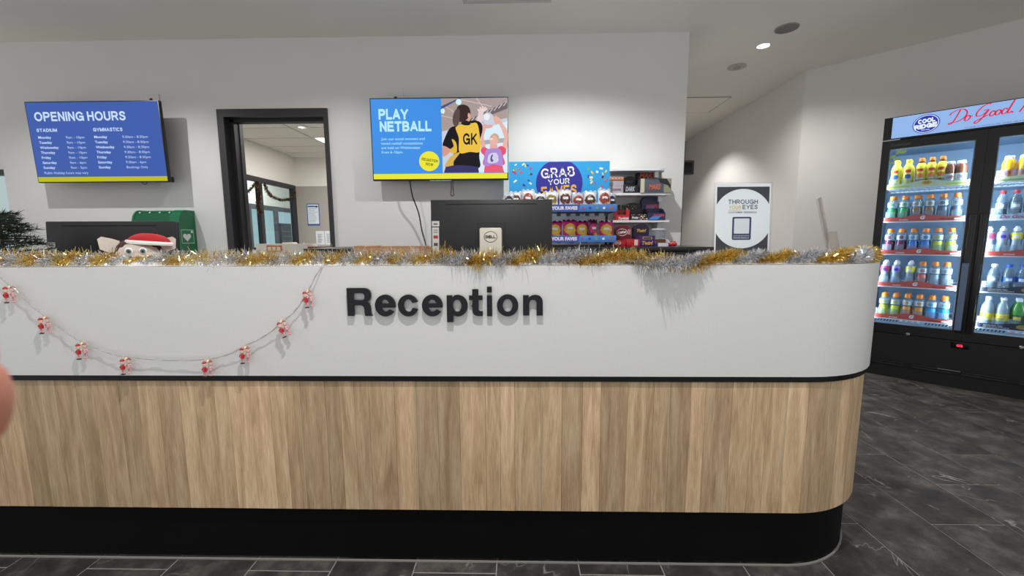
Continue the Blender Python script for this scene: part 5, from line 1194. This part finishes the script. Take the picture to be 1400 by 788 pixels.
# doors
GLASSF = clear('fridge_glass', (240, 248, 255), .0, .01)
for k in range(2):
    x0, x1 = (.0, .5445) if k == 0 else (.5455, 1.09)
    gx0, gx1 = (.047, .493) if k == 0 else (.598, 1.043); gz0, gz1 = .432, 1.793
    d = MB(); d.box(x0, gx0, .0, .029, .36, 1.855).box(gx1, x1, .0, .029, .36, 1.855).box(gx0, gx1, .0, .029, gz1, 1.855).box(gx0, gx1, .0, .029, .36, gz0)
    d = d.obj('door', FBLK, fg)
    MB().box(gx0, gx1, .012, .017, gz0, gz1).obj('glass', GLASSF, d)
    r_ = MB(); r_.box(gx0, gx0+.006, .017, .020, gz0, gz1).box(gx1-.006, gx1, .017, .020, gz0, gz1).box(gx0+.006, gx1-.006, .017, .020, gz1-.006, gz1).box(gx0+.006, gx1-.006, .017, .020, gz0, gz0+.006)
    r_.obj('glass_rim', mat('glass_rim', (214, 230, 240), .4), d)
    hx = (.505, .545) if k == 0 else (.556, .590)
    MB().rbox(hx[0], hx[1], -.022, -.001, .42, 1.28, .006).obj('handle', mat('handle_black', (22, 22, 24), .3), d)
    for q in range(3): MB().box(hx[0]+.006+.011*q, hx[0]+.010+.011*q, -.0235, -.021, .93, 1.27).obj('handle_rib', mat('handle_rib', (40, 40, 43), .3), d)
    if k == 0: MB().box(hx[0]-.006, hx[0]+.028, -.0245, -.022, .44, .93).obj('handle_strip', mat('handle_film', (92, 112, 142), .25), d)
    MB().lathe([(.012, 0), (.012, .006), (.008, .009), (0, .009)], 16, Matrix.Translation((.262+.56*k, 0, .3655)) @ Matrix.Rotation(PI/2, 4, 'X')).obj('lock', STEEL, d)
    if k == 0:
        text('CoolerCool', mat('badge_grey', (92, 90, 88), .4), d, .055, 1.812, .105, .018, -.0006, .02)
# lower panel, vents, controller
lp_ = MB().box(0, FW, .006, .029, .135, .355).obj('lower_panel', mat('lower_black', (11, 11, 12), .5), fg)
MB().rbox(.495, .585, -.002, .007, .303, .348, .002).obj('controller', BLACKG, lp_)
text('02', emit('led_red', (255, 40, 70), 2.2), lp_, .523, .315, .032, .018, -.0026, .05)
MB().box(0, FW, .02, .6, .0, .10).obj('plinth', mat('plinth_black', (9, 9, 10), .6), fg)
lv = MB().box(0, FW, .012, .029, .10, .134).obj('vent_panel', FBLK, fg)
for k in range(4): MB().rbox(.04+.265*k, .25+.265*k, .005, .013, .104, .112, .002).obj('vent_louvre', mat('louvre', (34, 34, 36), .35), lv); MB().rbox(.04+.265*k, .25+.265*k, .005, .013, .122, .129, .002).obj('vent_louvre', mat('louvre', (34, 34, 36), .35), lv)
MB().box(.44, .56, .003, .006, .128, .133).obj('vent_glint', STEEL, lv)
MB().box(0, .10, -.001, .003, 1.856, 1.864).obj('hinge', STEEL, fg)
# interior lights
for x in (.5, .592): MB().box(x-.004, x+.004, .032, .04, .45, 1.78).obj('light_tube', emit('tube_glow', (236, 246, 255), 3), fg)
def flight(x, y, z, sx, sy, e, rot):
    a = bpy.data.lights.new('fridge_lamp', 'AREA'); a.shape = 'RECTANGLE'; a.size = sx; a.size_y = sy; a.energy = e; a.color = (.86, .95, 1)
    o = bpy.data.objects.new('fridge_lamp', a); COL.objects.link(o); o.parent = fg; o.location = (x, y, z); o.rotation_euler = rot
for x, rz in ((.042, -PI/2), (.488, PI/2), (.604, -PI/2), (1.048, PI/2)):
    # upright strips just inside the door frames, facing across and into the cabinet
    flight(x, .045, 1.11, .02, 1.3, 3.0, Euler((PI/2, 0, (-R(55) if rz < 0 else R(55))), 'XYZ'))
for x in (.27, .825):
    flight(x, .07, 1.815, .42, .03, 1.8, Euler((R(30), 0, 0)))
    MB().box(x-.2, x+.2, .04, .052, 1.806, 1.82).obj('top_light', emit('tube_glow', (236, 246, 255), 3), fg)

# shelves
ORN = mat('strip_coral', (214, 92, 80), .4); PALEG = mat('strip_pale_green', (222, 232, 196), .4); DKS = mat('strip_dark', (56, 58, 74), .4); AQUA = mat('strip_aqua', (190, 216, 240), .4); LIME = mat('strip_lime', (206, 224, 84), .4)
SHW = mat('shelf_wire_white', (226, 234, 240), .4); DIV = clear('divider_plastic', (236, 244, 250), .03, .05, .14)
ZSH = [1.50, 1.243, .988, .732, .474]
def strip_prof(w, h):     # a price strip with a hump in its middle
    top = [(w*(-.5+i/24), h*(.62+.38*max(0, math.cos((i/24-.5)*PI*1.9))**1.2)) for i in range(25)]
    return [(-w/2, 0), (w/2, 0)]+top[::-1]
for side in range(2):
    sx0, sx1 = (.045, .535) if side == 0 else (.556, 1.046)
    for r in range(5):
        z = ZSH[r]
        sh = MB(); 
        for q in range(17): sh.box(sx0+.003+(sx1-sx0-.006)*q/16-.002, sx0+.003+(sx1-sx0-.006)*q/16+.002, .062, .60, z+.006, z+.010)
        sh.box(sx0, sx1, .058, .066, z, z+.012).box(sx0, sx1, .59, .60, z, z+.012).box(sx0, sx1, .32, .328, z, z+.006)
        sh = sh.obj('shelf', SHW, fg)
        w = .446; cxm = (.047+.493)/2 if side == 0 else (.598+1.043)/2
        col = (PALEG if r == 0 else ORN) if side == 0 else (PALEG, AQUA, ORN, DKS, DKS)[r]
        M = Matrix.Translation((cxm, 0, z-.004))
        MB().prism(strip_prof(w, .05), .050, .0525, M).obj('price_strip', col, sh, smooth=0)
        MB().box(cxm-w/2, cxm+w/2, .0505, .057, z-.011, z-.0045).obj('shelf_edge', WHITE, sh)
        tcol = SWHITE if col in (ORN, DKS) else mat('strip_text_red', (190, 60, 90), .5)
        if col is ORN:
            text('G', SWHITE, sh, cxm-.014, z+.008, .028, .028, .0495, .06, shear=.2)
            text('GATORADE', SWHITE, sh, cxm-.13, z+.003, .05, .009, .0495, .03); text('ENERGY DRINKS', mat('strip_text_dark', (90, 40, 40), .5), sh, cxm+.09, z+.003, .07, .009, .0495, .03)
            MB().box(cxm+.165, cxm+.215, .0492, .0499, z+.001, z+.014).obj('price_tag', SWHITE, sh)
        elif col is AQUA: text('Do Good. Feel Good', tcol, sh, cxm-.17, z+.001, .30, .022, .0495, .02, shear=.3)
        elif col is DKS:
            text('GOOD FOR YOU', SWHITE, sh, cxm-.18, z+.012, .09, .008, .0495, .03); text('HYDRATION', SWHITE, sh, cxm-.18, z+.002, .12, .006, .0495, .02)
            MB().flat(ellipse(cxm, z+.02, .03, .016, 20), .0494).obj('strip_oval', mat('strip_gold', (180, 150, 80), .4), sh)
        elif side == 0:
            MB().flat(ellipse(cxm, z+.026, .028, .016, 24), .0494).obj('strip_oval', mat('strip_amber', (222, 186, 60), .4), sh)
            text('TEA', mat('strip_text_red', (190, 60, 90), .5), sh, cxm-.016, z+.02, .032, .012, .049, .04)
            MB().box(cxm-w/2+.004, cxm-w/2+.13, .0492, .0499, z-.002, z+.012).obj('strip_panel', LIME, sh); MB().box(cxm+.1, cxm+w/2-.004, .0492, .0499, z-.002, z+.012).obj('strip_panel', LIME, sh)
        else:
            MB().box(cxm-w/2+.004, cxm+w/2-.004, .0492, .0499, z-.002, z+.010).obj('strip_panel', mat('strip_leaf', (150, 190, 120), .4), sh)
        for q in range(6):
            x = cxm-.186+.0715*q+.0
            d = MB(); d.box(x-.026, x+.026, .0585, .0605, z+.012, z+.072).box(x+.026, x+.028, .0585, .36, z+.012, z+.072); d.obj('divider', DIV, sh)
# floor vent grid of the cabinet, and leaf decal on the first door
for side in range(2):
    cxm = .27 if side == 0 else .8205
    g_ = MB().box(cxm-.223, cxm+.223, .046, .05, .432, .466).obj('floor_grille', mat('grille_pale', (168, 192, 210), .4), fg)
    m = MB()
    for q in range(24): 
        x = cxm-.215+.0182*q
        if 8 <= q <= 15: continue
        m.add([(x, .0455, .446), (x+.008, .0455, .446), (x+.014, .0455, .460), (x+.006, .0455, .460)], [(0, 1, 2, 3)])
    m.obj('grille_slot', mat('grille_dark', (40, 60, 74), .5), g_, smooth=0)
    for q in range(4): MB().lathe([(.0095, 0), (.006, .002), (0, .002)], 12, Matrix.Translation((cxm-.055+.032*q, .0455, .453)) @ Matrix.Rotation(PI/2, 4, 'X')).obj('badge', mat('badge_pink', (214, 190, 200), .4), g_)
for (x, z, a, s_) in ((.066, 1.735, .6, .040), (.098, 1.768, 1.0, .036), (.062, 1.69, -.3, .030), (.125, 1.765, .35, .042), (.09, 1.715, .1, .036)):
    m = MB(); p = [(x+s_*(.5*math.cos(t)*math.cos(a)-.26*math.sin(t)*math.sin(a)*(1+.4*math.cos(t))), z+s_*(.5*math.cos(t)*math.sin(a)+.26*math.sin(t)*math.cos(a))) for t in [2*PI*i/16 for i in range(16)]]
    m.flat(p, .0112).obj('leaf_decal', mat('decal_lime', (196, 224, 110), .5), fg, smooth=0)

# ------------------------------------------------------------------ bottles
BC = {}
def bm_(key, f):
    if key not in BC: BC[key] = f()
    return BC[key]
PET = clear('clear_pet', (236, 246, 252), .06, .05, .10)
def liquid(n, c): return mat('liquid_'+n, c, .12, spec=.6)
LQ = {'green': (52, 150, 84), 'amber': (150, 112, 78), 'smoke': (92, 104, 122), 'purple': (112, 34, 70), 'blue': (46, 112, 190), 'lime': (186, 196, 66), 'red': (206, 96, 88), 'frost': (140, 158, 170), 'orange': (214, 142, 62), 'aqua': (54, 160, 214), 'tea': (120, 70, 48), 'juice': (246, 186, 40), 'pale': (150, 166, 176), 'yellow': (240, 222, 70), 'lilac': (150, 140, 216), 'berry': (206, 70, 96), 'forest': (70, 150, 60)}
CAPS = {'orange': (246, 140, 44), 'white': (240, 240, 240), 'yellow': (240, 206, 60), 'red': (206, 40, 48), 'blue': (40, 92, 196)}
SLV = mat('sleeve_pale', (186, 208, 218), .35); SLVI = mat('sleeve_ink', (70, 96, 132), .4)
def cyl_band(r0, z0, r1, z1, n=18): return MB().lathe([(r0, z0), (r1, z1)], n, cap=False)
def emblem_on(r, z0, z1, da, zig=False):
    m = MB(); n = 6; vs = []; fs = []
    for i in range(n+1):
        a = -PI/2-da+2*da*i/n; k = .5 if not zig else abs(i/n-.5)
        vs += [(r*math.cos(a), r*math.sin(a), z0+(z1-z0)*(.3*k)), (r*math.cos(a), r*math.sin(a), z1-(z1-z0)*(.3*k))]
    for i in range(n): fs.append((2*i, 2*i+2, 2*i+3, 2*i+1))
    return m.add(vs, fs)
def bottle(kind, lq, cap, label, x, y, z, group, rz=0):
    t = thing('drink_bottle' if kind != 'jar' else 'juice_bottle', label, 'bottle', group=group)
    t.parent = None
    wpos = FO+FA*x+FN*y; t.location = (wpos.x, wpos.y, z); t.rotation_euler = (0, 0, FDIR+rz)
    L = liquid(lq, LQ[lq]); C = mat('cap_'+cap, CAPS[cap], .35)
    if kind == 'sport':
        link('body', bm_(('sb', lq), lambda: MB().lathe([(.022, 0), (.0285, .004), (.0295, .03), (.029, .075), (.0265, .083), (.0265, .090)], 20).mesh('body', L, 50)), t)
        link('shoulder', bm_(('ss',), lambda: MB().lathe([(.0265, .090), (.0295, .1), (.030, .128), (.025, .15), (.0165, .158)], 20).mesh('shoulder', PET, 50)), t)
        link('sleeve', bm_(('sl',), lambda: cyl_band(.0302, .099, .0305, .134).mesh('sleeve', SLV, 50)), t)
        link('emblem', bm_(('se', lq), lambda: emblem_on(.0312, .103, .131, .45, True).mesh('emblem', mat('emblem_'+lq, tuple(int(q*.6+60) for q in LQ[lq]), .4), 0)), t)
        link('cap', bm_(('sc', cap), lambda: MB().lathe([(.0185, .155), (.0195, .158), (.0195, .170), (.018, .173), (.0175, .181), (.016, .184), (0, .184)], 20).mesh('cap', C, 40)), t)
    elif kind == 'tea':
        link('body', bm_(('tb', lq), lambda: MB().lathe([(.024, 0), (.0295, .004), (.0305, .05), (.0295, .1), (.031, .12), (.028, .145), (.015, .172), (.0135, .185)], 20).mesh('body', L, 50)), t)
        link('sleeve', bm_(('ts', lq), lambda: MB().lathe([(.0313, .045), (.0303, .1), (.0316, .12), (.0285, .145), (.02, .165)], 20, cap=False).mesh('sleeve', mat('tea_sleeve', (238, 220, 70), .35), 50)), t)
        link('emblem', bm_(('te', cap), lambda: emblem_on(.0327, .098, .128, .55).mesh('emblem', mat('tea_emblem', (206, 60, 50), .4), 0)), t)
        link('leaf_print', bm_(('tl', cap), lambda: emblem_on(.0319, .055, .09, .6, True).mesh('leaf_print', mat('tea_print_'+cap, (44, 80, 150) if cap == 'yellow' else (226, 120, 60), .4), 0)), t)
        link('cap', bm_(('tc', cap), lambda: MB().lathe([(.0155, .180), (.016, .183), (.016, .200), (.0145, .203), (0, .203)], 18).mesh('cap', C, 40)), t)
    elif kind == 'jar':
        link('body', bm_(('jb', lq), lambda: MB().lathe([(.025, 0), (.0315, .004), (.0325, .06), (.0325, .11), (.026, .132), (.0195, .142)], 20).mesh('body', L, 50)), t)
        link('sleeve', bm_(('js', lq), lambda: cyl_band(.0331, .02, .0331, .068).mesh('sleeve', mat('jar_sleeve_'+lq, (214, 226, 206) if lq == 'tea' else (232, 140, 90), .35), 50)), t)
        link('emblem', bm_(('je', lq), lambda: emblem_on(.0338, .028, .06, .5).mesh('emblem', mat('jar_emblem', (190, 70, 60), .4), 0)), t)
        link('cap', bm_(('jc', cap), lambda: MB().lathe([(.0225, .138), (.0235, .141), (.0235, .156), (.022, .158), (0, .158)], 20).mesh('cap', C, 40)), t)
    elif kind == 'water':
        link('body', bm_(('wb',), lambda: MB().lathe([(.024, 0), (.0285, .004), (.029, .03), (.027, .035), (.029, .04), (.029, .11), (.027, .128), (.015, .158), (.0125, .166)], 20).mesh('body', PET, 50)), t)
        link('water', bm_(('ww',), lambda: MB().lathe([(.023, .002), (.0272, .006), (.0275, .11), (.025, .126), (.016, .15)], 18).mesh('water', clear('water_in_bottle', (206, 224, 236), .05, .05, .12), 50)), t)
        link('sleeve', bm_(('ws', lq), lambda: cyl_band(.0294, .055, .0294, .098).mesh('sleeve', mat('water_sleeve_'+lq, LQ[lq], .35), 50)), t)
        link('emblem', bm_(('we', lq), lambda: emblem_on(.0301, .062, .09, .5).mesh('emblem', mat('water_emblem', (226, 232, 240), .4), 0)), t)
        link('cap', bm_(('wc', cap), lambda: MB().lathe([(.0145, .162), (.0155, .165), (.0155, .179), (.014, .181), (0, .181)], 18).mesh('cap', C, 40)), t)
    elif kind == 'power':
        link('body', bm_(('pb',), lambda: MB().lathe([(.024, 0), (.0285, .004), (.027, .05), (.0235, .09), (.029, .104), (.0295, .132), (.024, .15), (.014, .16)], 20).mesh('body', liquid('pale', LQ['pale']), 50)), t)
        link('sleeve', bm_(('ps', lq), lambda: MB().lathe([(.0266, .098), (.0298, .106), (.0301, .132), (.026, .146)], 18, cap=False).mesh('sleeve', L, 50)), t)
        link('emblem', bm_(('pe', lq), lambda: emblem_on(.0310, .108, .132, .4, True).mesh('emblem', mat('power_ink_'+lq, (60, 54, 160) if lq != 'yellow' else (226, 232, 236), .4), 0)), t)
        link('cap', bm_(('pc', cap), lambda: MB().lathe([(.0155, .157), (.0165, .16), (.0165, .176), (.010, .179), (.009, .19), (0, .191)], 18).mesh('cap', C, 40)), t)
    elif kind == 'big':
        link('body', bm_(('bb', lq), lambda: MB().lathe([(.027, 0), (.0335, .005), (.034, .08), (.0345, .11), (.030, .14), (.0165, .172), (.0125, .186)], 22).mesh('body', liquid(lq, LQ[lq]), 50)), t)
        link('sleeve', bm_(('bs', lq), lambda: cyl_band(.0346, .04, .0350, .09).mesh('sleeve', mat('big_sleeve_'+lq, (244, 222, 50) if lq != 'forest' else (48, 84, 44), .35), 50)), t)
        link('emblem', bm_(('be', lq), lambda: emblem_on(.0358, .048, .084, .5).mesh('emblem', mat('big_emblem', (214, 190, 80), .4), 0)), t)
        link('cap', bm_(('bc', cap), lambda: MB().lathe([(.0145, .182), (.0155, .185), (.0155, .199), (.014, .201), (0, .201)], 18).mesh('cap', C, 40)), t)
ORD = ['first', 'second', 'third', 'fourth', 'fifth', 'sixth', 'seventh', 'eighth']
SHN = ['top', 'second', 'third', 'fourth', 'lowest']
KN = {'sport': 'sports drink bottle', 'tea': 'iced tea bottle', 'jar': 'short juice bottle', 'water': 'water bottle', 'power': 'pale sports drink bottle', 'big': 'soft drink bottle'}
ROWS = {
 (0, 0): [('tea', 'yellow', 'yellow', .094), ('tea', 'yellow', 'yellow', .161), ('tea', 'tea', 'orange', .232), ('tea', 'tea', 'orange', .287), ('tea', 'tea', 'orange', .342), ('jar', 'tea', 'white', .384), ('jar', 'tea', 'white', .440)],
 (0, 1): [('sport', c, 'orange', .092+.0695*i) for i, c in enumerate(('green', 'green', 'amber', 'amber', 'smoke', 'smoke'))],
 (0, 2): [('sport', c, 'orange', .096+.0672*i) for i, c in enumerate(('purple', 'purple', 'blue', 'blue', 'lime', 'lime'))],
 (0, 3): [('power', 'berry', 'white', .087), ('power', 'lilac', 'white', .153), ('power', 'yellow', 'white', .234), ('sport', 'red', 'orange', .301), ('sport', 'frost', 'orange', .369), ('sport', 'frost', 'orange', .430)],
 (0, 4): [('sport', c, 'orange', .102+.0675*i) for i, c in enumerate(('lime', 'lime', 'orange', 'orange', 'aqua', 'aqua'))],
 (1, 0): [('jar', 'juice', 'white', .664), ('jar', 'juice', 'white', .733), ('jar', 'juice', 'white', .802)],
 (1, 1): [('water', 'frost', 'red', .656), ('water', 'frost', 'red', .719), ('water', 'frost', 'red', .785)],
 (1, 2): [('power', 'berry', 'white', .617), ('power', 'lilac', 'white', .680), ('power', 'yellow', 'white', .743), ('power', 'berry', 'white', .806)],
 (1, 3): [('water', 'frost', 'white', .663), ('water', 'blue', 'blue', .732), ('water', 'blue', 'blue', .795)],
 (1, 4): [('big', 'pale', 'white', .657), ('big', 'pale', 'white', .727), ('big', 'forest', 'white', .797), ('big', 'forest', 'white', .867)],
}
LQN = {'green': 'green', 'amber': 'amber', 'smoke': 'smoky grey', 'purple': 'dark purple', 'blue': 'blue', 'lime': 'lime', 'red': 'red', 'frost': 'clear', 'orange': 'orange', 'aqua': 'aqua', 'tea': 'brown', 'juice': 'yellow', 'pale': 'pale', 'yellow': 'yellow', 'lilac': 'lilac', 'berry': 'berry', 'forest': 'green'}
for (sd_, r), row in ROWS.items():
    for i, (k, lq, cp, x) in enumerate(row):
        for back in range(2):
            y = .095+.073*back if k != 'big' else .098+.078*back
            pos = '%s on the %s shelf, %s fridge door' % (ORD[i], SHN[r], ('left', 'right')[sd_])
            lab = '%s capped %s %s, %s' % (cp, LQN[lq], KN[k], pos) if not back else '%s %s behind the %s' % (LQN[lq], KN[k], pos.replace(' on', ' one on', 1))
            bottle(k, lq, cp, lab, x+.004*back, y, ZSH[r]+.0105, 'drink bottles on the %s shelf, %s door' % (SHN[r], ('left', 'right')[sd_]), rz=R((i*37+back*20) % 24-12))

# ------------------------------------------------------------------ the photographer's hand, one fingertip just inside the frame
CM = cam.matrix_world.copy()
hd_ = {'w': (-.215, -.085, -.01), 'f': (-.255, -.16, -.05), 'f2': (-.31, -.26, -.10), 'p': (-.185, -.05, .012),
 'i0': (-.156, -.020, .034), 'i1': (-.128, -.0125, .050), 'i2': (-.104, -.0145, .0585), 'i3': (-.0815, -.0165, .0605),
 'm0': (-.158, -.040, .036), 'm1': (-.132, -.038, .054), 'm2': (-.115, -.040, .042), 'm3': (-.121, -.043, .022),
 'r0': (-.164, -.058, .034), 'r1': (-.140, -.060, .050), 'r2': (-.125, -.062, .038), 'r3': (-.131, -.064, .020),
 'l0': (-.174, -.074, .028), 'l1': (-.154, -.080, .040), 'l2': (-.143, -.082, .030), 'l3': (-.148, -.083, .016),
 't0': (-.176, -.026, -.006), 't1': (-.152, .004, .0), 't2': (-.128, .020, .004)}
rad = {'w': .026, 'f': .033, 'f2': .04, 'p': .022, 't0': .014, 't1': .0105, 't2': .0085}
for k in 'imrl':
    for q, r_ in zip('0123', (((.0125, .0100, .0092, .0084) if k == 'i' else (.0125, .0092, .0082, .0068)) if k != 'l' else (.011, .008, .007, .0058))): rad[k+q] = r_
edges = [('w', 'f'), ('f', 'f2'), ('w', 'p'), ('w', 't0'), ('t0', 't1'), ('t1', 't2')]
for k in 'imrl': edges += [('p', k+'0'), (k+'0', k+'1'), (k+'1', k+'2'), (k+'2', k+'3')]
hd_ = {k: (x+.0235, y+.0022, z-.0155) for k, (x, y, z) in hd_.items()}
keys = list(hd_); me = bpy.data.meshes.new('hand')
base_ = CM @ Vector(hd_['w'][:2]+(-hd_['w'][2],))
me.from_pydata([tuple((CM @ Vector((x, y, -z)))-base_) for x, y, z in hd_.values()], [(keys.index(a), keys.index(b)) for a, b in edges], [])
SKIN = mat('skin', (196, 128, 106), .5, noise=.06, nscale=60)
hb_ = link('hand', me, None, base_); tag(hb_, 'bare hand held close to the lens, one blurred fingertip at the left frame edge', 'hand')
md = hb_.modifiers.new('skin', 'SKIN'); md.use_smooth_shade = True
for v, k in zip(me.skin_vertices[0].data, keys): v.radius = (rad[k], rad[k]); v.use_root = (k == 'w')
md2 = hb_.modifiers.new('subdivision', 'SUBSURF'); md2.levels = 2; md2.render_levels = 2
me.materials.append(SKIN)
nl = MB(); c0 = CM @ Vector((-.0654, -.0066, -.0475)); 
ax = CM.to_3x3()
nl.ell((0, 0, 0), (.005, .0018, .004), 12, 8, Matrix.Translation(c0-base_) @ ax.to_4x4() @ Matrix.Rotation(R(-50), 4, 'X'))
nl.obj('fingernail', mat('nail', (222, 176, 160), .3), hb_)
